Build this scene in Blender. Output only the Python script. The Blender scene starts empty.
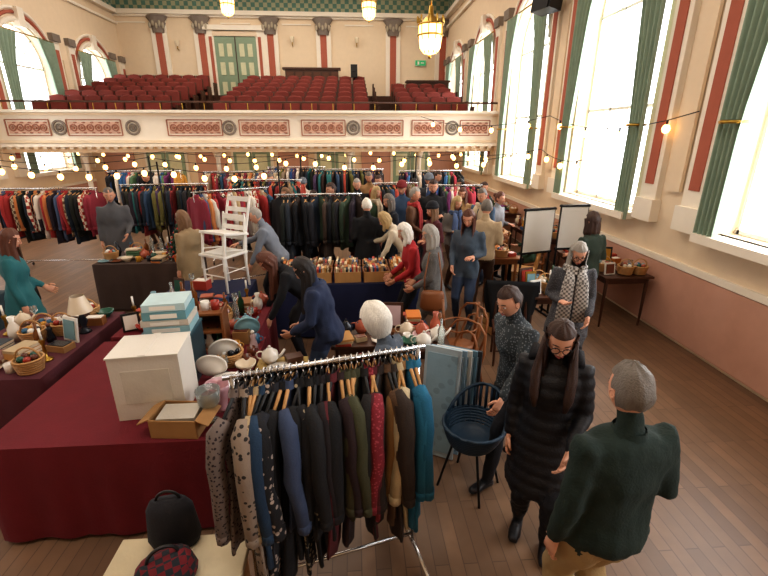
import bpy, math, random
import numpy as np
from math import sin, cos, pi, radians, sqrt
from mathutils import Vector, Matrix, noise

R = random.Random(11)
PSI = radians(4.0)
def P(u, d):
    return (u*cos(PSI)+d*sin(PSI), -u*sin(PSI)+d*cos(PSI))

def lin(c):
    return tuple((x/12.92) if x <= .04045 else ((x+.055)/1.055)**2.4 for x in c)
def hx(h):
    return tuple(int(h[i:i+2], 16)/255 for i in (0, 2, 4))

_mc = {}
def mat(name, col, rough=.75, metal=0., pat=None, col2=None, scale=8., bump=.15, bscale=60., emit=0., trans=0., var=.18):
    if isinstance(col, str): col = hx(col)
    if isinstance(col2, str): col2 = hx(col2)
    key = (name, col, rough, metal, pat, col2, scale, emit)
    if key in _mc: return _mc[key]
    m = bpy.data.materials.new(name); m.use_nodes = True
    nt = m.node_tree; N = nt.nodes; L = nt.links
    b = N['Principled BSDF']
    c1 = lin(col)
    b.inputs['Roughness'].default_value = rough
    b.inputs['Metallic'].default_value = metal
    if trans: b.inputs['Transmission Weight'].default_value = trans
    tc = N.new('ShaderNodeTexCoord')
    def mix(a, bb, fac):
        n = N.new('ShaderNodeMix'); n.data_type = 'RGBA'
        for i, v in ((6, a), (7, bb)):
            if hasattr(v, 'is_linked') or hasattr(v, 'links'): L.new(v, n.inputs[i])
            else: n.inputs[i].default_value = (*v, 1)
        L.new(fac, n.inputs[0]); return n.outputs[2]
    nz = N.new('ShaderNodeTexNoise'); nz.inputs['Scale'].default_value = 6.; nz.inputs['Detail'].default_value = 3
    mp = N.new('ShaderNodeMapping'); L.new(tc.outputs['Object'], mp.inputs[0])
    L.new(mp.outputs[0], nz.inputs['Vector'])
    if pat == 'wood':
        mp.inputs['Scale'].default_value = (1, 1, .15); nz.inputs['Scale'].default_value = 22
    if pat == 'hair':
        mp.inputs['Scale'].default_value = (1, 1, .12); nz.inputs['Scale'].default_value = 120
    dk = tuple(max(0, x*(1-var)) for x in c1); lt = tuple(min(1, x*(1+var)) for x in c1)
    out = mix(dk, lt, nz.outputs['Fac'])
    if pat in ('check', 'stripe', 'floral', 'planks', 'vstripe', 'speck'):
        c2 = lin(col2)
        if pat == 'check':
            t = N.new('ShaderNodeTexChecker'); t.inputs['Scale'].default_value = scale; L.new(tc.outputs['Object'], t.inputs['Vector']); fac = t.outputs['Fac']
        elif pat in ('stripe', 'vstripe'):
            t = N.new('ShaderNodeTexWave'); t.bands_direction = 'Z' if pat != 'vstripe' else 'Y'
            t.inputs['Scale'].default_value = scale; L.new(tc.outputs['Object'], t.inputs['Vector'])
            r = N.new('ShaderNodeValToRGB'); r.color_ramp.elements[0].position = .45; r.color_ramp.elements[1].position = .55
            L.new(t.outputs['Fac'], r.inputs[0]); fac = r.outputs[0]
        elif pat in ('floral', 'speck'):
            t = N.new('ShaderNodeTexVoronoi'); t.inputs['Scale'].default_value = scale; L.new(tc.outputs['Object'], t.inputs['Vector'])
            r = N.new('ShaderNodeValToRGB'); r.color_ramp.elements[0].position = .3; r.color_ramp.elements[1].position = .36
            r.color_ramp.elements[0].color = (1, 1, 1, 1); r.color_ramp.elements[1].color = (0, 0, 0, 1)
            L.new(t.outputs['Distance'], r.inputs[0]); fac = r.outputs[0]
        elif pat == 'planks':
            t = N.new('ShaderNodeTexBrick'); t.inputs['Scale'].default_value = scale; t.inputs['Mortar Size'].default_value = .01
            t.inputs['Brick Width'].default_value = 3.; t.inputs['Row Height'].default_value = .28
            t.inputs['Color1'].default_value = (0, 0, 0, 1); t.inputs['Color2'].default_value = (.6, .6, .6, 1); t.inputs['Mortar'].default_value = (1, 1, 1, 1)
            mp2 = N.new('ShaderNodeMapping'); mp2.inputs['Rotation'].default_value = (0, 0, pi/2)
            L.new(tc.outputs['Object'], mp2.inputs[0]); L.new(mp2.outputs[0], t.inputs['Vector']); fac = t.outputs['Color']
        out = mix(out, c2, fac)
    L.new(out, b.inputs['Base Color'])
    if bump > 0:
        bn = N.new('ShaderNodeTexNoise'); bn.inputs['Scale'].default_value = bscale
        bp = N.new('ShaderNodeBump'); bp.inputs['Strength'].default_value = bump; bp.inputs['Distance'].default_value = .01
        L.new(tc.outputs['Object'], bn.inputs['Vector'])
        L.new(bn.outputs['Fac'], bp.inputs['Height']); L.new(bp.outputs[0], b.inputs['Normal'])
    if emit:
        b.inputs['Emission Color'].default_value = (*c1, 1); b.inputs['Emission Strength'].default_value = emit
    _mc[key] = m
    return m

class MB:
    def __init__(s):
        s.v = []; s.f = []; s.mi = []; s.sm = []; s.mats = []; s.M = Matrix()
    def slot(s, m):
        if m not in s.mats: s.mats.append(m)
        return s.mats.index(m)
    def add(s, vs, fs, m, smooth=True):
        o = len(s.v); M = s.M
        s.v.extend((M @ Vector(v))[:] for v in vs)
        i = s.slot(m)
        for f in fs:
            s.f.append(tuple(o+k for k in f)); s.mi.append(i); s.sm.append(smooth)
    def box(s, c, sz, m, rz=0, rx=0, ry=0):
        x, y, z = [a/2 for a in sz]
        Q = Matrix.Translation(c) @ Matrix.Rotation(rz, 4, 'Z') @ Matrix.Rotation(ry, 4, 'Y') @ Matrix.Rotation(rx, 4, 'X')
        vs = [Q @ Vector((a*x, b*y, cc*z)) for a in (-1, 1) for b in (-1, 1) for cc in (-1, 1)]
        s.add(vs, [(0, 1, 3, 2), (4, 6, 7, 5), (0, 4, 5, 1), (2, 3, 7, 6), (0, 2, 6, 4), (1, 5, 7, 3)], m, False)
    def tube(s, pts, rad, m, n=8, cap=True, ref=(1, 0, 0), smooth=True):
        pts = [Vector(p) for p in pts]
        if not isinstance(rad, (list, tuple)): rad = [rad]*len(pts)
        vs = []; fs = []
        for i, p in enumerate(pts):
            t = (pts[min(i+1, len(pts)-1)]-pts[max(i-1, 0)])
            if t.length < 1e-6: t = Vector((0, 0, 1))
            t.normalize()
            sd = Vector(ref); sd -= t*sd.dot(t)
            if sd.length < .2:
                sd = Vector((0, 1, 0)); sd -= t*sd.dot(t)
                if sd.length < .2:
                    sd = Vector((0, 0, 1)); sd -= t*sd.dot(t)
            sd.normalize(); fw = t.cross(sd)
            r = rad[i]; a, b = r if isinstance(r, (tuple, list)) else (r, r)
            for k in range(n):
                g = 2*pi*k/n
                vs.append(p+sd*(a*cos(g))+fw*(b*sin(g)))
        for i in range(len(pts)-1):
            for k in range(n):
                fs.append((i*n+k, i*n+(k+1) % n, (i+1)*n+(k+1) % n, (i+1)*n+k))
        if cap:
            fs.append(tuple(range(n-1, -1, -1))); fs.append(tuple((len(pts)-1)*n+k for k in range(n)))
        s.add(vs, fs, m, smooth)
    def lathe(s, prof, c, m, n=16, sx=1., sy=1.):
        vs = []; fs = []
        for r, z in prof:
            r = max(r, .0008)
            for k in range(n):
                g = 2*pi*k/n; vs.append((c[0]+sx*r*cos(g), c[1]+sy*r*sin(g), c[2]+z))
        for i in range(len(prof)-1):
            for k in range(n):
                fs.append((i*n+k, i*n+(k+1) % n, (i+1)*n+(k+1) % n, (i+1)*n+k))
        s.add(vs, fs, m, True)
    def ball(s, c, r, m, n=12):
        if not isinstance(r, (tuple, list)): r = (r, r, r)
        vs = []; fs = []; h = max(4, n//2)
        for j in range(h+1):
            t = pi*j/h
            for k in range(n):
                g = 2*pi*k/n
                vs.append((c[0]+r[0]*max(sin(t), .01)*cos(g), c[1]+r[1]*max(sin(t), .01)*sin(g), c[2]+r[2]*cos(t)))
        for j in range(h):
            for k in range(n):
                fs.append((j*n+k, (j+1)*n+k, (j+1)*n+(k+1) % n, j*n+(k+1) % n))
        s.add(vs, fs, m, True)
    def torus(s, c, RR, r, m, ax='z', n=18, k=6, a0=0, a1=2*pi):
        full = abs(a1-a0-2*pi) < 1e-4
        pts = []
        for i in range(n+1):
            g = a0+(a1-a0)*i/n
            x, y = RR*cos(g), RR*sin(g)
            o = {'z': (x, y, 0), 'y': (x, 0, y), 'x': (0, x, y)}[ax]
            pts.append((c[0]+o[0], c[1]+o[1], c[2]+o[2]))
        s.tube(pts, r, m, k, cap=not full, ref={'z': (0, 0, 1), 'y': (0, 1, 0), 'x': (1, 0, 0)}[ax])
    def grid(s, fn, nu, nv, m, smooth=True):
        vs = [fn(i/nu, j/nv) for j in range(nv+1) for i in range(nu+1)]
        w = nu+1
        fs = [(j*w+i, j*w+i+1, (j+1)*w+i+1, (j+1)*w+i) for j in range(nv) for i in range(nu)]
        s.add(vs, fs, m, smooth)
    def obj(s, name, loc=(0, 0, 0), rz=0., parent=None, bevel=0.):
        me = bpy.data.meshes.new(name)
        me.from_pydata(s.v, [], s.f)
        for m in s.mats: me.materials.append(m)
        me.polygons.foreach_set('material_index', s.mi)
        me.polygons.foreach_set('use_smooth', s.sm)
        me.update()
        o = bpy.data.objects.new(name, me)
        bpy.context.scene.collection.objects.link(o)
        o.location = loc if len(loc) == 3 else (loc[0], loc[1], 0)
        o.rotation_euler = (0, 0, rz)
        if parent: o.parent = parent
        if bevel:
            bm = o.modifiers.new('bevel', 'BEVEL'); bm.width = bevel; bm.segments = 2; bm.limit_method = 'ANGLE'
        return o
def empty(name, loc, rz=0.):
    e = bpy.data.objects.new(name, None); bpy.context.scene.collection.objects.link(e)
    e.location = (loc[0], loc[1], loc[2] if len(loc) > 2 else 0); e.rotation_euler = (0, 0, rz); e.empty_display_size = .1
    return e

# ------------------------------------------------------------------ materials
CREAM = mat('cream_plaster', 'e9d5b9', .8, var=.05, bump=.05)
WHITE = mat('white_paint', 'f1e8d8', .6, var=.04, bump=.03)
PINK = mat('red_panel_paint', 'b06450', .8, var=.08)
PINKL = mat('pink_paint', 'c79a86', .8, var=.08)
ORN = mat('ornament_rose', 'a8735f', .7, var=.1)
GREY = mat('grey_ornament', '857a70', .7)
TEAL = mat('teal_frieze', '5f8478', .8, pat='check', col2='a8ab8e', scale=6)
DOORG = mat('green_door_paint', '8a9e86', .6, var=.08)
DOORL = mat('door_panel_paint', 'cfcfae', .6)
FLOOR = mat('wood_floor', '83664f', .4, pat='planks', col2='5c4738', scale=3, var=.25, bump=.05, bscale=12)
DKWOOD = mat('dark_wood', '4a2c1e', .45, pat='wood', var=.3)
WOOD = mat('mid_wood', '8a5630', .45, pat='wood', var=.3)
LTWOOD = mat('light_wood', 'b98c58', .5, pat='wood', var=.2)
WHWOOD = mat('white_wood', 'e0dcd4', .5, var=.05)
SEAT = mat('seat_red_plush', '7a352d', .85)
CHROME = mat('chrome', 'd0d0d0', .25, 1., bump=0)
BLACK = mat('black_plastic', '161618', .5)
IRON = mat('black_iron', '1c1c1e', .5, .6)
BRASS = mat('brass', 'b8964a', .3, 1., bump=0)
CURT = mat('green_curtain', '92a592', .9)
CARD = mat('cardboard', 'a57d50', .85)
BULB = mat('bulb_glow', 'ffc070', .4, emit=7, bump=0)
LANT = mat('lantern_glow', 'ffd78c', .4, emit=3.0, bump=0)
GLASS = mat('glassware', 'dfe8e6', .08, trans=.8, bump=0)
def cloth(c, pat=None, c2=None, sc=10., r=.9): return mat('cloth_'+c, c, r, pat=pat, col2=c2, scale=sc, bump=.3, bscale=90)

# ------------------------------------------------------------------ room
XR, XL, YB, ZC = 4.2, -9.5, 21.0, 8.3
YF = -5.0
m = MB(); m.box(((XR+XL)/2, (YB+YF)/2, -.1), (XR-XL+.8, YB-YF+.8, .2), FLOOR); m.obj('floor')
m = MB(); m.box(((XR+XL)/2, (YB+YF)/2, ZC+.1), (XR-XL+.8, YB-YF+.8, .2), CREAM); m.obj('ceiling')
wins = [(-1.3+3.8*i, .9+3.8*i) for i in range(6)]
SILL, SPR, RAD = 1.5, 4.5, 1.1
def side_wall(name, x0, sgn):
    m = MB(); th = .35; xc = x0+sgn*th/2
    L = YB-YF
    m.box((xc, (YB+YF)/2, SILL/2), (th, L, SILL), CREAM)
    m.box((xc, (YB+YF)/2, (5.7+ZC)/2), (th, L, ZC-5.7), CREAM)
    ys = [YF]+[y for w in wins for y in w]+[YB]
    for i in range(0, len(ys), 2):
        a, b = ys[i], ys[i+1]
        if b > a: m.box((xc, (a+b)/2, (SILL+5.7)/2), (th, b-a, 5.7-SILL), CREAM)
    for a, b in wins:
        n = 20
        for i in range(n):
            g0 = pi*i/n; g1 = pi*(i+1)/n; yc = (a+b)/2
            y0, z0 = yc-RAD*cos(g0), SPR+RAD*sin(g0); y1, z1 = yc-RAD*cos(g1), SPR+RAD*sin(g1)
            vs = []
            for x in (x0, x0+sgn*th):
                vs += [(x, y0, z0), (x, y1, z1), (x, y1, 5.7), (x, y0, 5.7)]
            m.add(vs, [(0, 1, 2, 3), (4, 7, 6, 5), (0, 4, 5, 1)], CREAM, False)
    for i in range(0, len(ys), 2):
        a, b = ys[i], ys[i+1]
        if b-a < 1: continue
        c = (a+b)/2
        xi = x0-sgn*.04
        for off in (-.42, .42):
            m.box((xi, c+off, 3.55), (.08, .34, 3.7), WHITE)
            m.box((xi-sgn*.045, c+off, 3.55), (.02, .17, 3.2), PINK)
            m.box((xi-sgn*.03, c+off, 5.5), (.16, .4, .22), GREY)
            m.box((xi-sgn*.02, c+off, 1.6), (.14, .4, .3), WHITE)
        m.box((xi, c, 3.4), (.04, .28, 3.0), CREAM)
    for a, b in wins:
        yc = (a+b)/2
        for rr, mm, t in ((RAD+.1, WHITE, .07), (RAD+.26, PINK, .05), (RAD+.38, WHITE, .05)):
            pts = [(x0-sgn*.02, yc-rr*cos(pi*k/20), SPR+rr*sin(pi*k/20)) for k in range(21)]
            m.tube(pts, t, mm, 6, ref=(1, 0, 0))
        m.box((x0-sgn*.08, yc, SILL-.05), (.3, 2.4, .1), WHITE)
        m.box((x0-sgn*.06, yc, SPR+RAD+.15), (.2, .25, .5), WHITE)
    m.box((x0-sgn*.1, (YB+YF)/2, 7.25), (.2, L, .16), WHITE)
    m.box((x0-sgn*.05, (YB+YF)/2, 6.85), (.1, L, .08), WHITE)
    m.box((x0-sgn*.02, (YB+YF)/2, 7.75), (.04, L, .8), TEAL)
    m.box((x0-sgn*.02, (YB+YF)/2, 1.0), (.05, L, .08), WHITE)
    m.box((x0-sgn*.02, (YB+YF)/2, .5), (.03, L, .9), PINKL)
    m.obj(name)
side_wall('wall_right', XR, 1)
side_wall('wall_left', XL, -1)
FR = mat('window_frame_paint', 'f4f0e6', .5)
wn = 0
for x0, sg in ((XR, 1), (XL, -1)):
    for a, b in wins:
        wn += 1
        yc = (a+b)/2; x = x0+sg*.25
        m = MB()
        for k in range(4):
            y = a+.04+(b-a-.08)*k/3
            m.box((x, y, (SILL+SPR)/2), (.05, .035, SPR-SILL), FR)
        for z in (SILL+.03, 3.0, SPR):
            m.box((x, yc, z), (.05, b-a, .05), FR)
        for rr in (RAD-.03, .5):
            m.tube([(x, yc-rr*cos(pi*k/16), SPR+rr*sin(pi*k/16)) for k in range(17)], .022, FR, 6)
        for g in (pi/4, pi/2, 3*pi/4):
            m.tube([(x, yc-.5*cos(g), SPR+.5*sin(g)), (x, yc-RAD*cos(g), SPR+RAD*sin(g))], .018, FR, 6)
        m.obj('window_%d' % wn)
        m = MB()
        for e, sy in ((a, 1), (b, -1)):
            def fn(p, q, e=e, sy=sy):
                z = 5.3-q*3.9
                w = .52*(1-.55*min(1, q*1.5)) + .05
                yy = e-sy*.12+sy*w*p
                if q < .2: yy = e-sy*.12+sy*(w+.18*(1-q/.2))*p
                return (x0-sg*(.16+.045*sin(p*26)), yy, z)
            m.grid(fn, 40, 16, CURT)
            m.torus((x0-sg*.16, e+sy*.04, 2.72), .12, .02, BRASS, 'z', 12, 5)
        m.tube([(x0-sg*.14, a-.15, 5.32), (x0-sg*.14, b+.15, 5.32)], .02, BRASS, 6)
        m.obj('curtain')
m = MB(); m.box(((XR+XL)/2, YF-.1, ZC/2), (XR-XL, .2, ZC), CREAM); m.obj('wall_stage')
m = MB()
m.box(((XR+XL)/2, YB+.1, ZC/2), (XR-XL, .2, ZC), CREAM)
for X in (-7.8, -6.1, -3.3, -1.1, 1.85, 4.0):
    m.box((X, YB-.05, 5.3), (.62, .1, 4.0), WHITE)
    m.box((X, YB-.11, 5.2), (.26, .03, 2.9), PINK)
    m.lathe([(.22, 6.5), (.24, 6.55), (.26, 6.7), (.34, 6.85), (.3, 6.9), (.42, 7.05), (.42, 7.12)], (X, YB-.1, 0), GREY, 8, 1, .5)
    for k in range(5): m.ball((X-.26+.13*k, YB-.24, 6.75+.08*(k % 2)), (.06, .05, .12), mat('stone_grey', 'b3a894', .7), 8)
m.box(((XR+XL)/2, YB-.12, 7.25), (XR-XL, .24, .16), WHITE)
m.box(((XR+XL)/2, YB-.06, 7.15), (XR-XL, .12, .1), WHITE)
m.box(((XR+XL)/2, YB-.02, 7.8), (XR-XL, .05, .9), TEAL)
for X in (-8.9, -4.7, -2.2, .4, 3.0):
    m.box((X, YB-.02, 6.9), (1.2, .04, .05), WHITE)
m.obj('wall_back')
m = MB()
for sx in (-1.0, 1.0):
    m.box((-4.75+sx, YB-.06, 5.3), (.3, .14, 2.7), WHITE); m.box((-4.75+sx, YB-.14, 5.3), (.12, .03, 2.2), PINK)
m.box((-4.75, YB-.12, 6.72), (2.5, .26, .18), WHITE); m.box((-4.75, YB-.1, 6.5), (1.8, .1, .2), CREAM)
m.box((-4.75, YB-.13, 5.2), (1.7, .04, 2.45), DOORG)
for sx in (-.42, .42):
    for z, h in ((4.45, .6), (5.2, .6), (5.9, .6)):
        for dx in (-.17, .17): m.box((-4.75+sx+dx, YB-.16, z), (.2, .03, h*.8), DOORL)
m.box((-4.75, YB-.16, 5.2), (.03, .04, 2.4), DKWOOD)
m.obj('door_1')
YL = 17.2
m = MB()
m.box(((XR+XL)/2, YL+.1, 1.12), (XR-XL, .2, 2.24), CREAM)
for X in (-8.5, -5.2, -2.2, .9, 3.4):
    m.box((X, YL-.03, 1.1), (1.1, .05, 1.9), PINKL)
m.obj('wall_under_balcony')
for i, X in enumerate((-6.8, -3.7, -.65, 2.2)):
    m = MB()
    m.box((X, YL-.05, 1.08), (1.5, .1, 2.16), WHITE)
    for sx in (-.34, .34):
        m.box((X+sx, YL-.12, 1.02), (.64, .05, 2.0), DOORG)
        m.box((X+sx, YL-.155, 1.5), (.42, .02, .8), DOORL); m.box((X+sx, YL-.155, .55), (.42, .02, .7), DOORL)
        m.ball((X+sx*.2, YL-.18, 1.0), .03, BRASS, 8)
    m.obj('door_%d' % (i+2))
YP = 13.0
m = MB()
xc = (XR+XL)/2; W = XR-XL-.02
m.box((xc, YP+.12, 2.72), (W, .24, .86), WHITE)
m.box((xc, YP+.05, 3.17), (W, .4, .07), WHITE); m.box((xc, YP+.07, 3.1), (W, .3, .06), CREAM)
m.box((xc, YP+.0, 2.31), (W, .34, .08), WHITE); m.box((xc, YP+.04, 2.4), (W, .26, .07), CREAM)
m.box((xc, YP+.3, 2.2), (W, .5, .16), CREAM)
m.box((xc, 15.3, 2.34), (W, 4.2, .12), CREAM)
for k in range(60): m.box((XL+.1+k*.23, YP-.03, 2.24), (.1, .14, .06), WHITE)
rows = 8
for k in range(rows):
    y0 = 13.6+k*.85
    m.box((xc, (y0+YB)/2-.01, 2.5+k*.21), (W, YB-y0-.02, .21), DKWOOD)
m.obj('balcony')
m = MB()
for c, w in ((-8.6, 1.1), (-6.9, 1.4), (-4.27, 1.45), (-2.4, 1.35), (-.78, 1.2), (.87, 1.15), (2.15, .9), (3.5, .85)):
    z = 2.76; h = .4
    for zz in (z-h/2, z+h/2): m.box((c, YP-.015, zz), (w, .03, .025), ORN)
    for xx in (c-w/2, c+w/2): m.box((xx, YP-.015, z), (.025, .03, h), ORN)
    m.box((c, YP-.004, z), (w-.1, .01, h-.1), mat('panel_blush', 'dcb8a4', .8))
    n = int(w/.2)
    for k in range(n):
        X = c-w/2+.16+(w-.32)*k/max(1, n-1)
        m.torus((X, YP-.02, z), .08, .018, ORN, 'y', 12, 5)
        m.ball((X, YP-.02, z), (.04, .02, .04), ORN, 8)
        for dz in (-.13, .13): m.ball((X+.06, YP-.015, z+dz), (.05, .015, .02), ORN, 8)
for X in (-7.8, -5.9, -3.35, .05, 2.85):
    m.torus((X, YP-.02, 2.76), .17, .03, GREY, 'y', 20, 6)
    m.torus((X, YP-.02, 2.76), .09, .02, GREY, 'y', 16, 6)
    m.ball((X, YP-.02, 2.76), (.06, .04, .06), GREY, 10)
m.obj('trim_1')
m = MB()
m.tube([(XL+.05, YP+.1, 3.42), (XR-.05, YP+.1, 3.42)], .028, DKWOOD, 6)
for k in range(24): m.tube([(XL+.3+k*.58, YP+.1, 3.2), (XL+.3+k*.58, YP+.1, 3.42)], .012, BRASS, 6)
m.obj('balcony_railing')
m = MB()
blocks = [(-9.2, -5.3), (-4.1, .9), (1.5, 3.9)]
for k in range(rows-1):
    z = 2.605+k*.21; y = 14.05+k*.85
    for a, b in blocks:
        if k > 4 and a > 1: continue
        n = int((b-a)/.52)
        for i in range(n):
            X = a+.26+i*.52
            m.box((X, y+.2, z+.62), (.45, .08, .5), SEAT, rx=-.15)
            m.ball((X, y+.24, z+.86), (.22, .04, .07), SEAT, 8)
            m.box((X, y+.23, z+.6), (.5, .03, .6), DKWOOD, rx=-.15)
            m.box((X, y+.0, z+.42), (.44, .42, .1), SEAT)
            m.box((X-.25, y+.02, z+.3), (.05, .4, .62), DKWOOD)
        m.box((b-.0, y+.02, z+.3), (.05, .4, .62), DKWOOD)
m.obj('balcony_seats')
m = MB()
m.box((-1.6, 20.4, 4.75), (2.2, .3, .75), DKWOOD); m.box((-1.6, 20.4, 5.16), (2.4, .4, .08), DKWOOD)
for k in range(6): m.box((-2.5+k*.37, 20.23, 4.75), (.28, .05, .55), mat('deep_wood', '5b3522', .5))
m.obj('organ_screen')
m = MB()
m.box((3.0, 18.6, 4.05), (1.6, .5, .9), DKWOOD); m.box((3.0, 18.32, 4.05), (1.4, .06, .7), DKWOOD); m.box((3.0, 18.6, 4.52), (1.7, .6, .06), DKWOOD)
m.obj('wooden_pew')
m = MB()
m.box((0, 0, .95), (.26, .24, .46), BLACK); m.tube([(0, 0, 0), (0, 0, .75)], .02, BLACK, 6)
for g in (0, 2.1, 4.2): m.tube([(0, 0, .3), (.22*cos(g), .22*sin(g), 0)], .012, BLACK, 6)
m.lathe([(.09, 0), (.1, .01)], (0, -.13, .9), IRON, 12)
m.obj('loudspeaker_on_stand', (.15, 19.2, 4.0))
for i, X in enumerate((-7.6, -3.9, 2.0, -.1)):
    m = MB(); m.lathe([(.11, 0), (.11, .12), (.07, .16), (.06, 1.9), (.1, 2.0), (.14, 2.12)], (0, 0, 0), WHITE, 14)
    m.obj('iron_column', (X, YP+.5, 0))
m = MB(); m.box((0, 0, 0), (.45, .06, .2), mat('exit_green', '2f8f5a', .5, emit=.6)); m.box((0, .04, 0), (.49, .05, .24), WHITE)
m.box((-.1, -.035, 0), (.08, .02, .12), WHITE); m.box((.08, -.035, 0), (.14, .02, .04), WHITE); m.obj('exit_sign', (3.05, YB-.1, 5.5))
for i, (X, z) in enumerate(((-7.1, 5.9), (-2.4, 6.1), (.3, 6.1))):
    m = MB(); m.tube([(0, 0, 0), (0, -.15, .02), (0, -.16, .12)], .02, BRASS, 6); m.lathe([(.03, .12), (.08, .2), (.1, .32)], (0, -.16, 0), mat('frosted_shade', 'efe0c4', .4), 10); m.obj('wall_sconce', (X, YB-.03, z))
m = MB(); m.box((0, 0, 0), (.3, .5, .36), BLACK, ry=.15); m.box((-.17, 0, -.02), (.02, .44, .3), IRON, ry=.15)
m.tube([(.1, 0, .0), (.36, 0, .1)], .03, BLACK, 6); m.obj('wall_speaker', (XR-.4, 9.45, 5.0), .35)

def lantern(loc, s=1.):
    m = MB()
    m.lathe([(.02*s, -.3*s), (.12*s, -.27*s), (.17*s, -.2*s), (.19*s, 0), (.19*s, .12*s)], (0, 0, 0), LANT, 10)
    for k in range(10):
        g = 2*pi*k/10
        m.tube([(.2*s*cos(g), .2*s*sin(g), .13*s), (.195*s*cos(g), .195*s*sin(g), -.02*s), (.12*s*cos(g), .12*s*sin(g), -.28*s)], .007, BRASS, 5)
        m.ball((.21*s*cos(g), .21*s*sin(g), .2*s), (.02*s, .02*s, .06*s), BRASS, 6)
    for z in (-.02, .13): m.torus((0, 0, z*s), .2*s, .014, BRASS)
    m.lathe([(.2*s, .13*s), (.14*s, .2*s), (.05*s, .26*s), (.03*s, .4*s)], (0, 0, 0), BRASS, 10)
    m.ball((0, 0, -.33*s), .03*s, BRASS, 8)
    m.tube([(0, 0, .3*s), (0, 0, ZC-loc[2])], .012, BRASS, 6)
    m.obj('chandelier', loc)
x, y = P(.75, 8.0); lantern((x, y, 4.12))
x, y = P(-.42, 14.); lantern((x, y, 5.9))
x, y = P(-4.35, 14.); lantern((x, y, 6.0))

def string(pts, step=.55, sag=.12, drop=.06):
    m = MB()
    for a, b in zip(pts[:-1], pts[1:]):
        a = Vector(a); b = Vector(b); L = (b-a).length; n = max(2, int(L/step))
        pl = []
        for i in range(n*2+1):
            t = i/(n*2); p = a.lerp(b, t); p.z -= sag*4*t*(1-t); pl.append(p)
        m.tube(pl, .007, BLACK, 5)
        for i in range(1, n*2, 2):
            p = pl[i]
            m.tube([p, p-Vector((0, 0, drop))], .016, BLACK, 6)
            m.ball((p.x, p.y, p.z-drop-.045), (.052, .052, .06), BULB, 8)
    return m.obj('string_lights')
string([(-9.3, 12.6, 2.14), (-5, 12.6, 2.16), (-1, 12.6, 2.1), (3.9, 12.6, 2.15)], .62)
string([(-8.5, 10.6, 2.15), (-4.6, 10.6, 2.1), (-1.2, 10.6, 2.12), (1.5, 10.6, 2.1), (4.1, 10.6, 2.2)], .6, .16)
string([(-6.6, 8.6, 2.1), (-3.6, 8.6, 2.05), (-1.4, 8.6, 2.0)], .5, .12)
string([(-9, 15.0, 2.15), (-3, 15.0, 2.1), (1, 15.0, 2.15), (4, 15, 2.1)], .7, .1)
string([(1.9, 12.7, 3.05), (4.05, 9.3, 2.95), (4.05, 5.2, 2.85)], .9, .22)
string([(2.6, 12.6, 2.15), (3.95, 9.3, 2.3), (3.95, 7.4, 2.2)], .6, .12)
m = MB()
for X in (-6.6, -3.6, -1.4):
    m.tube([(X, 8.6, 0), (X, 8.6, 2.12)], .016, IRON, 8); m.lathe([(.16, 0), (.16, .02), (.03, .05)], (X, 8.6, 0), IRON, 12)
m.obj('light_stand')
m = MB()
for X in (-4.6, -1.2, 1.5):
    m.tube([(X, 10.6, 0), (X, 10.6, 2.14)], .016, IRON, 8); m.lathe([(.16, 0), (.16, .02), (.03, .05)], (X, 10.6, 0), IRON, 12)
m.obj('light_stand')

# ------------------------------------------------------------------ people
SKIN = mat('skin', 'd39c80', .55, var=.06, bump=.05)
LIP = mat('lips', 'a8574e', .5, bump=0)
EYEW = mat('eye_white', 'efeae4', .3, bump=0)
EYED = mat('eye_iris', '2c2018', .2, bump=0)
def hairm(c): return mat('hair_'+c, c, .55, pat='hair', var=.35, bump=.4, bscale=150)
HBRN = hairm('3a241a'); HBLK = hairm('1d1614'); HGRY = hairm('9b958d'); HWHT = hairm('e2dbd0'); HAUB = hairm('5e3524'); HDG = hairm('6d655d'); HBLD = hairm('b59a6c'); HLB = hairm('7a5a3e')

def hdef(x, y, z, t=1.):
    X = x*.077; Y = y*.094; Z = z*.118
    if z < 0:
        X *= 1-.34*(-z)**1.4
        if y < 0: Y *= 1-.38*(-z)
        else: Y *= 1+.04*(-z)
    if y > 0: Y *= .93
    return Vector((X*t, Y*t, Z*t))

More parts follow.
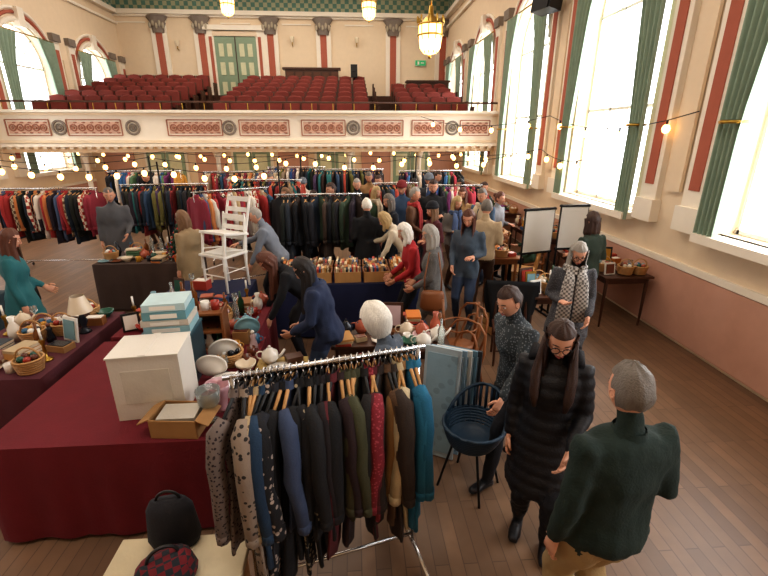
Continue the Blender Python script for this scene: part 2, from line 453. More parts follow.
def add_head(m, M, skin, hair, style, glasses=False):
    old = m.M; m.M = old @ M
    nu, nv = 32, 20
    vs = []; fs = []
    for j in range(nv+1):
        t = pi*j/nv
        for i in range(nu):
            g = 2*pi*i/nu
            x, y, z = max(sin(t), .01)*cos(g), max(sin(t), .01)*sin(g), cos(t)
            p = hdef(x, y, z)
            if y > 0:
                for ex in (-.4, .4):
                    p.y -= .009*math.exp(-((x-ex)/.22)**2-((z-.03)/.14)**2)
                p.y += .006*math.exp(-(x/.5)**2-((z-.22)/.1)**2)
                p.y += .010*math.exp(-(x/.25)**2-((z+.85)/.15)**2)
                for ex in (-.5, .5): p.y += .004*math.exp(-((x-ex)/.2)**2-((z+.25)/.2)**2)
            vs.append(p)
    for j in range(nv):
        for i in range(nu):
            fs.append((j*nu+i, (j+1)*nu+i, (j+1)*nu+(i+1) % nu, j*nu+(i+1) % nu))
    m.add(vs, fs, skin)
    m.tube([(0, .080, .022), (0, .090, -.002), (0, .100, -.024), (0, .094, -.036), (0, .08, -.04)], [(.006, .006), (.008, .008), (.012, .010), (.013, .008), (.006, .004)], skin, 8)
    for sx in (-1, 1):
        m.ball((sx*.009, .089, -.033), (.008, .008, .006), skin, 6)
        m.ball((sx*.031, .0705, .004), (.0145, .012, .0095), EYEW, 8)
        m.ball((sx*.031, .079, .004), (.006, .0045, .006), EYED, 8)
        m.tube([(sx*.016, .078, .010), (sx*.031, .082, .0145), (sx*.046, .073, .009)], .0035, skin, 5)
        m.tube([(sx*.014, .0845, .026), (sx*.031, .083, .032), (sx*.05, .070, .027)], [.003, .004, .002], hair if hair not in (HWHT,) else HGRY, 5)
        m.ball((sx*.076, -.004, -.008), (.009, .018, .030), skin, 8)
        m.torus((sx*.082, -.004, -.004), .016, .004, skin, 'x', 10, 5)
    m.tube([(-.024, .0755, -.064), (-.008, .0855, -.059), (0, .0855, -.061), (.008, .0855, -.059), (.024, .0755, -.064)], [.002, .0045, .004, .0045, .002], LIP, 6)
    m.tube([(-.022, .0755, -.066), (0, .0845, -.071), (.022, .0755, -.066)], [.002, .0055, .002], LIP, 6)
    if glasses:
        for sx in (-1, 1):
            m.torus((sx*.032, .096, .002), .024, .0028, BLACK, 'y', 16, 5)
            m.tube([(sx*.056, .095, .006), (sx*.080, .05, .008), (sx*.083, -.01, .004)], .0025, BLACK, 5)
        m.tube([(-.009, .098, .006), (.009, .098, .006)], .0025, BLACK, 5)
    th = {'short': 1.10, 'crop': 1.06, 'bob': 1.14, 'long': 1.12, 'puff': 1.42, 'bun': 1.08}[style]
    def keep(x, y, z):
        if style in ('short', 'crop'):
            if y > .2 and z < .55: return False
            if z < .1 and y > -.15: return False
            return z > -.45
        if style == 'puff':
            if y > .5 and z < .35: return False
            return z > -.75
        if y > .38 and z < .50 + .1*(1-abs(x)): return False
        if z < .0 and y > .15: return False
        return z > -.5
    vs = []; idx = {}; fs = []
    nu, nv = 36, 22
    sd_ = R.random()*9
    def vid(i, j):
        i %= nu
        if (i, j) not in idx:
            t = pi*j/nv; g = 2*pi*i/nu
            x, y, z = max(sin(t), .01)*cos(g), max(sin(t), .01)*sin(g), cos(t)
            nn = noise.noise(Vector((x*3+sd_, y*3, z*2)))*.07 + .025*sin(g*9+z*3+sd_)*(1 if style != 'crop' else .3)
            e = th+nn
            if y > .1: e = 1+(e-1)*max(.35, min(1, (z+.1)/.6 if style != 'puff' else 1))
            idx[(i, j)] = len(vs); vs.append(hdef(x, y, z, e)+Vector((0, -.004, .002)))
        return idx[(i, j)]
    for j in range(nv):
        for i in range(nu):
            t = pi*(j+.5)/nv; g = 2*pi*(i+.5)/nu
            if keep(sin(t)*cos(g), sin(t)*sin(g), cos(t)):
                fs.append((vid(i, j), vid(i, j+1), vid(i+1, j+1), vid(i+1, j)))
    m.add(vs, fs, hair)
    if style in ('bob', 'long'):
        ln = (.10+R.random()*.05) if style == 'bob' else .34
        A = radians(128)
        dn = (M.to_3x3().inverted() @ Vector((0, 0, -1))).normalized()
        for inner in (0, 1):
            def fn(p, q, inner=inner):
                a = -A+2*A*p
                k = -.02*inner
                rx = .087+k+.008*q; ry = .103+k-.004*q
                wv = .006*sin(a*11)+.004*sin(a*23+q*4)
                if style == 'bob' and q > .8: rx -= .015*(q-.8)*5; ry -= .02*(q-.8)*5
                s0 = .045-min(q, .3)/.3*.10
                v = Vector(((rx+wv)*sin(a), -(ry+wv)*cos(a), s0))
                if q > .3:
                    tt = (q-.3)/.7
                    v += dn*(ln*tt)
                    if style == 'long': v += Vector((0, -.025*tt*cos(a), 0))
                    v.z += .015*sin(a*7)*tt
                return v
            m.grid(fn, 34, 10, hair)
    if style == 'bun': m.ball((0, -.115, .03), (.045, .04, .042), hair, 10)
    m.M = old

def add_hand(m, M, skin, side, curl=.45):
    old = m.M; m.M = old @ M
    m.tube([(0, 0, -.02), (0, 0, .02), (0, 0, .06), (0, 0, .092)], [(.024, .019), (.034, .017), (.042, .016), (.040, .012)], skin, 10)
    for i, (x, L) in enumerate(((-.031, .056), (-.0105, .070), (.0105, .076), (.031, .066))):
        x *= -side
        p = Vector((x, 0, .085)); a = curl*.5; pts = [p]
        for s in (.45, .32, .23):
            p = p+Vector((0, -sin(a)*L*s, cos(a)*L*s)); pts.append(p); a += curl
        m.tube(pts, [.0088, .0085, .0078, .0058], skin, 6)
    p = Vector((side*.030, -.004, .022)); d = Vector((side*.75, -.35, .75)).normalized()
    m.tube([p, p+d*.032, p+d*.032+Vector((side*.008, -.008, .024)), p+d*.032+Vector((side*.004, -.016, .042))], [.012, .0105, .0095, .007], skin, 6)
    m.M = old

ARMS = {
 'down': ((.16, -.06, -1), (.04, .22, -1)),
 'bent': ((.18, -.12, -1), (-.35, 1, .05)),
 'low': ((.14, .12, -1), (-.25, .8, -.55)),
 'reach': ((.12, .75, -.75), (-.1, 1, -.25)),
 'reachd': ((.08, .35, -1), (-.05, .55, -1)),
 'back': ((.12, -.45, -1), (.05, -.05, -1)),
 'fwd': ((.12, .35, -1), (.0, .6, -.8)),
}
JEANS = cloth('38465e'); DKTR = cloth('1c1c22'); BRNTR = cloth('4a3426'); KHAKI = cloth('a38a62')
SHOEB = mat('shoe_black', '17151a', .45)

def person(name, u, d, face, H=1.65, top=None, bot=JEANS, shoe=SHOEB, hair=HBRN, style='short', lean=0, step=0,
           aL='down', aR='down', hem=.84, coat=0, bulk=1., fem=True, hy=0, hp=8, ph=.9, vox=.022, skin=SKIN, extra=None,
           puffer=False, glasses=False, legw=1., sit=False, loc=None):
    S = H/1.7
    ln = radians(lean); c, s_ = cos(ln), sin(ln)
    hs = -.22*s_
    def tp(x, y, z):
        z -= .9
        return Vector((x, y*c+z*s_+hs, z*c-y*s_+ph))
    t = MB(); dm = SKIN
    segs = []
    def limb(pts, rad, lab, n=10):
        t.tube(pts, rad, dm, n)
        for i in range(len(pts)-1):
            r = [x if not isinstance(x, tuple) else (x[0]+x[1])/2 for x in (rad[i], rad[i+1])]
            segs.append((Vector(pts[i]), Vector(pts[i+1]), (r[0]+r[1])/2, lab))
    B = bulk
    sh = .163 if fem else .185
    prof = [(.80, .10, .09, 0), (.87, .165 if fem else .155, .118, -.005), (.95, .160 if fem else .152, .112, 0), (1.04, .138 if fem else .150, .102, .005),
            (1.12, .138 if fem else .155, .105, .008), (1.22, .150 if fem else .168, .122 if fem else .115, .015), (1.31, .162 if fem else .182, .108, .006),
            (1.375, .150 if fem else .17, .085, -.002), (1.415, .10, .07, -.006)]
    t.tube([tp(0, y, z) for z, a, b, y in prof], [(a*B, b*B) for z, a, b, y in prof], dm, 16)
    for (z0, a0, b0, y0), (z1, a1, b1, y1) in zip(prof[:-1], prof[1:]):
        segs.append((tp(0, y0, z0), tp(0, y1, z1), (a0+b0)/2*B*1.15, 'top'))
    limb([tp(0, -.008, 1.39), tp(0, -.004, 1.45), tp(0, .012, 1.53)], [(.062, .062), (.052, .055), (.050, .055)], 'skin')
    hands = []
    for side, spec in ((-1, aL), (1, aR)):
        ed, fd = ARMS[spec] if isinstance(spec, str) else spec
        ed = Vector((ed[0]*side, ed[1], ed[2])).normalized(); fd = Vector((fd[0]*side, fd[1], fd[2])).normalized()
        S0 = tp(side*sh, -.005, 1.372); E = S0+ed*.285; Wr = E+fd*.235
        limb([tp(side*.06, 0, 1.36), S0, S0.lerp(E, .5), E, E.lerp(Wr, .45), Wr], [.055*B, .060*B, .052*B, .045*B, .042*B, .033*B], 'top')
        limb([Wr-fd*.01, Wr+fd*.03], [.026, .024], 'skin')
        hands.append((side, Wr, fd))
    l1 = .435
    for side, st in ((-1, step), (1, -step)):
        hp0 = Vector((side*.085, hs*.6, ph-.01))
        if sit: ft = Vector((side*.11, .42+hs, .085))
        else: ft = Vector((side*(.10), st+0.0, .085+(0.05 if st < -.1 else 0)))
        dv = ft-hp0; dist = min(dv.length, 2*l1-.002)
        ft = hp0+dv.normalized()*dist if dv.length > 2*l1 else ft
        mid = (hp0+ft)/2; f = Vector((0, 1, .0)); f -= dv.normalized()*f.dot(dv.normalized()); f.normalize()
        K = mid+f*sqrt(max(0, l1*l1-(dist/2)**2))
        limb([hp0+Vector((0, 0, .03)), hp0.lerp(K, .4), K, K.lerp(ft, .4), ft], [.098*legw, .088*legw, .064*legw, .060*legw, .046*legw], 'bottom')
        zb = ft.z-.085
        limb([Vector((ft.x, ft.y-.055, zb+.042)), Vector((ft.x, ft.y+.02, zb+.05)), Vector((ft.x*1.05, ft.y+.11, zb+.036)), Vector((ft.x*1.08, ft.y+.175, zb+.03))],
             [(.036, .038), (.040, .046), (.046, .034), (.034, .024)], 'shoe')
    if coat and not sit:
        pts = [tp(0, 0, 1.05), tp(0, 0, .95), tp(0, 0, .86), Vector((0, hs*.5, (.85+coat)/2+ph-.9)), Vector((0, hs*.2, coat+ph-.9))]
        rad = [(.145*B, .115*B), (.17*B, .13*B), (.185*B, .145*B), (.20*B, .17*B), (.215*B, .185*B+abs(step)*.25)]
        t.tube(pts, rad, dm, 18)
        for i in range(4): segs.append((pts[i], pts[i+1], (rad[i][0]+rad[i][1])/2*1.25, 'top'))
    me = bpy.data.meshes.new('tmp'); me.from_pydata(t.v, [], t.f); me.update()
    o = bpy.data.objects.new('tmp', me); bpy.context.scene.collection.objects.link(o)
    md = o.modifiers.new('r', 'REMESH'); md.mode = 'VOXEL'; md.voxel_size = vox
    sm = o.modifiers.new('s', 'SMOOTH'); sm.factor = .5; sm.iterations = 3
    dg = bpy.context.evaluated_depsgraph_get(); ev = o.evaluated_get(dg); em = ev.to_mesh()
    n = len(em.vertices); co = np.zeros(n*3); em.vertices.foreach_get('co', co); co = co.reshape(-1, 3)
    no = np.zeros(n*3); em.vertices.foreach_get('normal', no); no = no.reshape(-1, 3)
    faces = [tuple(p.vertices) for p in em.polygons]
    ev.to_mesh_clear(); bpy.data.objects.remove(o); bpy.data.meshes.remove(me)
    def lab(C):
        best = np.full(len(C), 1e9); bi = np.zeros(len(C), int)
        for i, (a, b, r, l) in enumerate(segs):
            a = np.array(a); b = np.array(b); ab = b-a; tt = np.clip(((C-a)@ab)/max(1e-9, ab@ab), 0, 1)
            dd = np.linalg.norm(C-(a+tt[:, None]*ab), axis=1)/r
            mk = dd < best; best[mk] = dd[mk]; bi[mk] = i
        return np.array([{'top': 0, 'bottom': 1, 'skin': 2, 'shoe': 3}[s[3]] for s in segs])[bi]
    vl = lab(co)
    hz = (hem-.9)+ph
    def fix(C, L):
        hipband = (np.abs(C[:, 0]) < .24) & (C[:, 2] < ph+.12) & (np.abs(C[:, 1]-hs*.6) < .2)
        armv = np.zeros(len(C), bool)
        q = hipband & (L == 0) & (C[:, 2] < hz) & (not coat)
        for sd, Wr, fd in hands:
            armv |= np.linalg.norm(C-np.array(Wr), axis=1) < .12
        L[q & ~armv & (np.abs(C[:, 0]) < .17)] = 1
        L[hipband & (L == 1) & (C[:, 2] >= hz)] = 0
        return L
    vl = fix(co, vl)
    for i in range(n):
        if vl[i] < 2:
            x, y, z = co[i]
            a = noise.noise(Vector((x*9, y*9, z*(5 if vl[i] else 7))))*.014 + noise.noise(Vector((x*22, y*22, z*14+5)))*.008
            if puffer and vl[i] == 0: a = .010*abs(sin(z*pi/.075))**.6-.004
            co[i] += no[i]*a
    out = MB(); out.M = Matrix.Diagonal((S, S, S, 1))
    fc = np.array([co[list(f)].mean(axis=0) for f in faces]); fl = fix(fc, lab(fc))
    mts = [top, bot, skin, shoe]
    for k in range(4): out.slot(mts[k])
    base = len(out.v)
    out.v.extend((out.M @ Vector(p))[:] for p in co)
    for f, l in zip(faces, fl):
        out.f.append(tuple(base+q for q in f)); out.mi.append(out.slot(mts[l])); out.sm.append(True)
    cp = tp(0, -.004, 1.43)
    ax = (tp(0, 0, 1.5)-tp(0, 0, 1.4)).normalized()
    out.tube([cp-ax*.03, cp+ax*.015], [(.085, .078), (.066, .066)], top, 14, cap=False)
    nk = tp(0, .012, 1.505)
    HM = Matrix.Translation(nk) @ Matrix.Rotation(radians(hy), 4, 'Z') @ Matrix.Rotation(-radians(hp), 4, 'X') @ Matrix.Translation((0, .012, .088))
    add_head(out, HM, skin, hair, style, glasses)
    for side, Wr, fd in hands:
        z = fd; x = Vector((0, 1, 0)) - z*z.y
        if x.length < .3: x = Vector((-side, 0, 0)) - z*(-side*z.x)
        x.normalize(); y = z.cross(x)
        sg = 1
        if y.x*side < 0 and abs(y.x) > .2: y = -y; x = -x; sg = -1
        Mx = Matrix(((x.x, y.x, z.x, Wr.x), (x.y, y.y, z.y, Wr.y), (x.z, y.z, z.z, Wr.z), (0, 0, 0, 1))) @ Matrix.Translation((0, 0, .022))
        add_hand(out, Mx, skin, sg)
    if extra: extra(out, tp, hands, HM)
    xy = P(u, d) if loc is None else loc
    return out.obj(name, (xy[0], xy[1], 0), radians(face))

TAN = mat('tan_leather', '7d4c2a', .45); SCARF = cloth('b9b4ae', 'check', '6a6562', 45)
def ex_neckscarf(mt, hang=True):
    def f(m, tp, hands, HM):
        for k in range(2):
            pts = []
            for i in range(13):
                g = 2*pi*i/12; p = tp(.095*cos(g), .02+.085*sin(g), 1.43-.035*k+.01*sin(g*3)); pts.append(p)
            m.tube(pts, .03, mt, 7)
        if hang:
            for sx, L in ((-.06, .55), (.07, .66)):
                m.tube([tp(sx*.8, .10, 1.42), tp(sx, .15, 1.3), tp(sx*1.2, .165, 1.1), tp(sx*1.3, .17, 1.42-L)], [(.035, .02), (.06, .015), (.07, .014), (.08, .012)], mt, 8)
    return f
def ex_bag(side=1, mt=TAN):
    def f(m, tp, hands, HM):
        sh = tp(side*.16, 0, 1.41); b = tp(side*.27, .0, .86)
        m.tube([sh+Vector((0, .05, 0)), sh.lerp(b, .5)+Vector((side*.05, .1, 0)), b+Vector((0, .1, .1))], .010, mt, 6)
        m.tube([sh+Vector((0, -.05, 0)), sh.lerp(b, .5)+Vector((side*.05, -.1, 0)), b+Vector((0, -.1, .1))], .010, mt, 6)
        m.tube([b+Vector((0, 0, -.14)), b+Vector((0, 0, -.1)), b+Vector((0, 0, .07)), b+Vector((0, 0, .11))], [(.05, .12), (.065, .155), (.05, .14), (.02, .12)], mt, 14)
    return f
def ex_beanie(mt):
    def f(m, tp, hands, HM):
        old = m.M; m.M = old @ HM @ Matrix.Translation((0, -.01, .035)) @ Matrix.Rotation(.15, 4, 'X')
        m.lathe([(.098, -.01), (.106, .0), (.106, .03), (.1, .035), (.094, .06), (.07, .095), (.03, .115), (0, .12)], (0, 0, 0), mt, 18, .95, 1.08)
        m.M = old
    return f
def ex_coat(m, tp, hands, HM):
    m.tube([tp(-.13, .03, 1.42), tp(-.12, -.07, 1.43), tp(0, -.13, 1.42), tp(.12, -.07, 1.43), tp(.13, .03, 1.42)], [.03, .045, .06, .045, .03], cloth('17161b'), 8)
    for sx in (-1, 1):
        pts = [HM @ Vector((sx*.082, .0, .0)), HM @ Vector((sx*.088, .02, -.09)), tp(sx*.10, .11, 1.36), tp(sx*.095, .15, 1.24), tp(sx*.085, .155, 1.16)]
        m.tube(pts, [(.018, .03), (.022, .035), (.03, .028), (.028, .02), (.012, .01)], HBRN, 8)

PUFF = cloth('19181d', r=.6)
person('woman_in_black_coat', 1.0, 2.24, 152, 1.64, PUFF, DKTR, hair=HBRN, style='long', aL='low', aR='down', coat=.5, bulk=1.06, hy=8, hp=24, vox=.016,
       puffer=True, glasses=True, extra=ex_coat, step=.06)
person('man_in_green_sweater', 1.03, 1.53, 8, 1.70, cloth('1e2d28'), KHAKI, hair=HDG, fem=False, aL='down', aR='bent', bulk=1.2, legw=1.25, hy=-5, vox=.018)
person('woman_in_grey_top', .98, 2.88, 112, 1.62, cloth('3a4044', 'speck', '767c80', 60), DKTR, hair=HBRN, style='short', aL='fwd', aR='back', step=.26, lean=10, hp=22, hem=.80, vox=.018, bulk=1.08)
person('woman_in_scarf', 1.90, 4.15, 165, 1.62, cloth('46464a', 'speck', '67666a', 70), DKTR, hair=HGRY, style='bob', aL='low', aR='bent', hp=25, extra=ex_neckscarf(SCARF), bulk=1.1, vox=.018, coat=.66, glasses=True)
person('woman_in_blue_jumper', 1.13, 5.7, 150, 1.68, cloth('46525f'), JEANS, hair=HAUB, style='long', aL='bent', aR='low', hp=24, hem=.78, bulk=1.08)
person('man_in_beige_jacket', 1.48, 6.3, -20, 1.70, cloth('b09a7c'), BRNTR, hair=HDG, fem=False, aL='bent', aR='bent', hp=15, bulk=1.12)
person('woman_in_grey_coat', .58, 4.9, 80, 1.62, cloth('5f5d5b', 'speck', '74716d', 80), JEANS, hair=HGRY, style='bob', aL='low', aR='low', coat=.62, hp=20, extra=ex_bag(-1), bulk=1.08)
person('woman_in_red_coat', .36, 5.3, 95, 1.58, cloth('a4282c'), DKTR, hair=HWHT, style='bob', aL='low', aR='low', hp=25, lean=8)
person('woman_in_cream_cardigan', .28, 6.45, 78, 1.62, cloth('cfc3ad'), cloth('3a3a40'), hair=HBLD, style='bob', lean=34, aL='reachd', aR='reach', hp=35)
person('woman_in_dark_jacket', .12, 7.3, 110, 1.66, cloth('2b2f38'), DKTR, hair=HDG, style='bob', aL='bent', aR='down', hp=15)
person('man_in_black_coat', -.26, 6.75, 5, 1.66, cloth('17181c'), DKTR, hair=HWHT, fem=False, style='crop', aL='bent', aR='bent', coat=.6, bulk=1.15, hp=15)
person('man_in_black_jacket', .92, 8.3, 172, 1.80, cloth('1d1d20'), JEANS, hair=HBRN, fem=False, aL='bent', aR='down', hp=15, bulk=1.15)
person('man_in_grey_shirt', -1.62, 6.2, 92, 1.68, cloth('7c828c'), DKTR, hair=HGRY, style='crop', fem=False, lean=24, aL='reachd', aR='reach', hp=25, bulk=1.08)
person('woman_leaning_over_table', -.93, 4.55, 105, 1.62, cloth('16161a'), DKTR, hair=HAUB, style='long', lean=42, aL='reachd', aR='reachd', hp=50, coat=.6, bulk=1.12)
person('woman_in_navy_jumper', -.56, 3.72, 82, 1.60, cloth('26304a'), JEANS, hair=HBLK, style='long', lean=14, aL='low', aR='fwd', hp=38, hem=.76, bulk=1.2, vox=.018)
person('white_haired_woman', .06, 2.66, 60, 1.52, cloth('59626e'), DKTR, hair=HWHT, style='puff', lean=12, aL='low', aR='low', hp=25, vox=.02)
person('woman_in_green_jacket', 2.66, 5.45, 20, 1.66, cloth('2f3a30'), DKTR, hair=HBRN, style='bob', aL='bent', aR='bent', bulk=1.1)
bgp = [('man_in_navy_coat', -.1, 9.8, 150, 1.74, '23283a', HBRN, 'crop', 0), ('woman_in_brown_coat', .45, 9.9, 200, 1.62, '5a4232', HAUB, 'long', 1),
       ('man_in_tan_coat', -.35, 10.6, 170, 1.76, '9b7a55', HDG, 'short', 0), ('woman_in_purple_top', 1.75, 10.0, 120, 1.64, '5c4468', HBLK, 'bob', 1),
       ('man_in_olive_jacket', 1.25, 10.8, 230, 1.75, '4a4a34', HBRN, 'short', 0), ('woman_in_white_top', -1.9, 10.5, 180, 1.62, 'd9d2c8', HBRN, 'bun', 1),
       ('woman_in_blue_coat', -3.2, 9.9, 60, 1.64, '3a5878', HBLK, 'long', 1), ('man_in_grey_coat', -4.6, 7.4, 200, 1.76, '5b5c60', HDG, 'crop', 0),
       ('woman_in_mustard_coat', -5.9, 6.0, 80, 1.62, 'a87a30', HBRN, 'bob', 1), ('man_in_brown_jumper', .5, 7.7, 250, 1.72, '6a4b38', HGRY, 'short', 0),
       ('woman_in_teal_coat', -4.1, 4.6, -60, 1.63, '2d6a70', HAUB, 'long', 1), ('man_in_dark_jumper', -5.6, 10.6, 160, 1.77, '202226', HBLK, 'short', 0),
       ('woman_in_maroon_coat', .78, 6.75, 110, 1.60, '5a2a30', HLB, 'bob', 1), ('man_in_blue_shirt', 1.72, 7.6, 130, 1.72, '4a6078', HDG, 'short', 0),
       ('woman_in_grey_scarf', 1.2, 7.4, 200, 1.62, '77736f', HBLD, 'bob', 1), ('woman_in_camel_coat', 1.5, 8.35, 150, 1.64, 'a5835a', HAUB, 'long', 1),
       ('man_in_charcoal_coat', -.55, 9.2, 170, 1.74, '2c2d31', HGRY, 'crop', 0), ('woman_in_pink_jumper', -1.35, 8.4, 190, 1.6, 'b57a80', HBRN, 'bob', 1),
       ('woman_in_black_jumper', -1.85, 8.45, 140, 1.63, '1b1b20', HLB, 'long', 1), ('man_in_denim_jacket', .35, 8.45, 160, 1.75, '3f5470', HBRN, 'crop', 0),
       ('woman_in_beige_coat', -2.75, 6.0, 60, 1.6, '9a8566', HLB, 'bob', 1), ('woman_in_dark_green_coat', 2.1, 9.4, 200, 1.64, '2e3f34', HBRN, 'bun', 1),
       ('man_in_brown_coat', -2.6, 10.3, 170, 1.75, '4a3a2c', HDG, 'short', 0), ('woman_in_red_scarf', .7, 10.5, 180, 1.62, '2a2a30', HBLK, 'bob', 1),
       ('man_in_maroon_jumper', -.95, 8.25, 120, 1.74, '5f2228', HBRN, 'short', 0), ('woman_in_green_cardigan', -.2, 8.7, 240, 1.63, '4c6650', HBLD, 'long', 1),
       ('man_in_black_beanie', 1.0, 9.8, 160, 1.78, '303238', HBRN, 'crop', 0), ('woman_in_grey_jumper', 2.05, 7.9, 220, 1.62, '8a8a8e', HAUB, 'bun', 1)]
for i, (nm, u, d, fa, H, c, hr, st, fe) in enumerate(bgp):
    ex = None
    if 'beanie' in nm or i % 7 == 5: ex = ex_beanie(cloth(['1c1c22', '7a2a2c', '6f7680'][i % 3]))
    elif 'scarf' in nm or i % 4 == 1: ex = ex_neckscarf(cloth(['a33434', 'c4b49c', '4a5a7a'][i % 3]), hang=True)
    elif i % 4 == 2: ex = ex_bag([-1, 1][i % 2], [TAN, BLACK][(i//2) % 2])
    person(nm, u, d, fa, H, cloth(c), [DKTR, JEANS, BRNTR][i % 3], hair=hr, style=st, fem=bool(fe), aL=['bent', 'low', 'down'][i % 3], aR=['low', 'down', 'bent'][i % 3], vox=.028, hp=12+6*(i % 3), bulk=1.08, extra=ex, coat=.6 if 'coat' in nm else 0)

# ------------------------------------------------------------------ chairs & seated people
def wooden_chair(name, loc, rz, mt=WOOD, z=0., tilt=None):
    m = MB()
    if tilt: m.M = tilt
    m.box((0, 0, .45), (.42, .40, .03), mt)
    for x in (-.18, .18):
        m.tube([(x, .17, 0), (x, .17, .44)], [.014, .02], mt, 8)
        m.tube([(x, -.2, 0), (x, -.17, .44), (x*.98, -.24, .92)], [.015, .02, .015], mt, 8)
    for zz in (.62, .74, .87): m.box((0, -.195-(zz-.45)*.07, zz), (.35, .018, .06), mt)
    for y in (-.18, .17): m.tube([(-.18, y, .2), (.18, y, .2)], .009, mt, 6)
    for x in (-.18, .18): m.tube([(x, -.19, .25), (x, .17, .25)], .009, mt, 6)
    return m.obj(name, (loc[0], loc[1], z), rz, bevel=.004)
def bentwood_chair(loc, rz, mt=WOOD, M=None, z=0):
    m = MB()
    if M: m.M = M
    m.lathe([(0, .44), (.2, .44), (.21, .455), (.2, .47), (0, .465)], (0, 0, 0), mt, 20)
    for sx, y in ((-.15, .14), (.15, .14)): m.tube([(sx, y, .44), (sx*1.25, y*1.25, 0)], [.018, .013], mt, 8)
    for sx in (-1, 1): m.tube([(sx*.15, -.13, .45), (sx*.2, -.2, 0)], [.018, .013], mt, 8)
    m.torus((0, 0, .2), .19, .009, mt)
    for w, h in ((.19, .92), (.11, .8)):
        pts = [(-w*.85, -.15, .45), (-w, -.19, .62), (-w*.95, -.22, h-.12), (-w*.6, -.24, h-.03), (0, -.245, h), (w*.6, -.24, h-.03), (w*.95, -.22, h-.12), (w, -.19, .62), (w*.85, -.15, .45)]
        m.tube(pts, .013, mt, 8)
    return m.obj('bentwood_chair', (loc[0], loc[1], z), rz)
bentwood_chair(P(.78, 4.1), 2.2, WOOD)
flip = Matrix.Translation((0, 0, .945)) @ Matrix.Rotation(pi, 4, 'X')
bentwood_chair(P(.78, 4.1), 2.9, WOOD, M=flip)
bentwood_chair(P(.70, 3.62), 2.6, WOOD)
seated = [('seated_woman_in_black', 2.55, 7.75, 40, '19181b', HBRN), ('seated_woman_in_red', 3.02, 9.5, 90, '8d2b2b', HBLK), ('seated_man_in_grey', 2.35, 10.5, 120, '5c5f66', HGRY), ('seated_woman_in_green', 3.1, 7.3, 100, '35513f', HDG),
          ('seated_man_in_black', 3.0, 10.3, 130, '1c1c20', HBRN), ('seated_woman_in_blue', 3.0, 11.2, 110, '2f4a70', HAUB), ('seated_woman_in_purple', 2.9, 12.2, 150, '54405e', HBLK)]
for nm, X, Y, fa, c, hr in seated:
    person(nm, 0, 0, fa, 1.62, cloth(c), DKTR, hair=hr, style='bob', aL='low', aR='bent', ph=.56, sit=True, loc=(X, Y), vox=.026, hp=18)
    a = radians(fa); wooden_chair('wooden_chair', (X, Y), a)

# ------------------------------------------------------------------ clothes racks
def garment(m, hm, x, zr, L, w, th, mt, tw, sleeve=True, collar=True):
    old = m.M
    m.M = old @ Matrix.Translation((x, 0, zr)) @ Matrix.Rotation(tw, 4, 'Z')
    ph = R.random()*6; n = 28
    rows = [(-.05, .05, .03), (-.075, .07, .035), (-.10, .12, .035), (-.135, .19, .036), (-.17, .215, .04), (-.28, .21, .045)]
    k = 6
    for i in range(1, k+1): rows.append((-.28-(L-.28)*i/k, .205+.035*i/k*w, .045+.016*i/k))
    vs = []; fs = []
    for z, a, b in rows:
        q = min(1, max(0, (-z-.15)/.5))
        for i in range(n):
            g = 2*pi*i/n
            bb = b*th*(1+q*.6*sin(5*g+ph)+q*.3*sin(9*g+ph*2))
            vs.append((bb*cos(g)+q*.014*sin(ph+z*6), a*w*sin(g)*(1+.05*q*sin(ph+4*z)), z+(.014*sin(3*g+ph) if z < -.5 else 0)))
    for j in range(len(rows)-1):
        for i in range(n):
            fs.append((j*n+i, j*n+(i+1) % n, (j+1)*n+(i+1) % n, (j+1)*n+i))
    fs.append(tuple((len(rows)-1)*n+i for i in range(n)))
    m.add(vs, fs, mt)
    if collar: m.tube([(0, 0, -.075), (0, 0, -.035)], [(.045, .085*w), (.03, .065*w)], mt, 12, cap=False)
    if sleeve:
        sl = min(L-.1, .62)
        for sy in (-1, 1):
            o = R.uniform(-.03, .03); bl = R.uniform(.95, 1.25)
            pts = [(0, sy*.17*w, -.125), (o, sy*.215*w, -.17), (o*1.5, sy*.245*w, -.32), (o*1.2, sy*.25*w, -.17-sl*.45), (o*2, sy*.24*w, -.17-sl*.7), (o*2.4, sy*.235*w, -.15-sl)]
            m.tube(pts, [(.03, .04), (.042*bl, .052), (.037*bl, .05), (.038*bl, .048), (.033*bl, .044), (.033, .040)], mt, 9)
            m.tube([Vector(pts[-1])+Vector((0, 0, .05)), Vector(pts[-1])+Vector((0, 0, -.004))], [(.037, .044), (.036, .043)], mt, 9)
    m.M = old
    o2 = hm.M
    hm.M = old @ Matrix.Translation((x, 0, zr)) @ Matrix.Rotation(tw, 4, 'Z')
    hm.torus((0, 0, .0), .022, .003, CHROME, 'x', 10, 5, -pi*.3, pi*1.1)
    hm.tube([(0, .0, -.02), (0, 0, -.055)], .003, CHROME, 5)
    hm.tube([(0, -.19*w, -.115), (0, 0, -.05), (0, .19*w, -.115)], [(.008, .008), (.012, .012), (.008, .008)], LTWOOD if R.random() < .6 else BLACK, 6)
    hm.M = o2

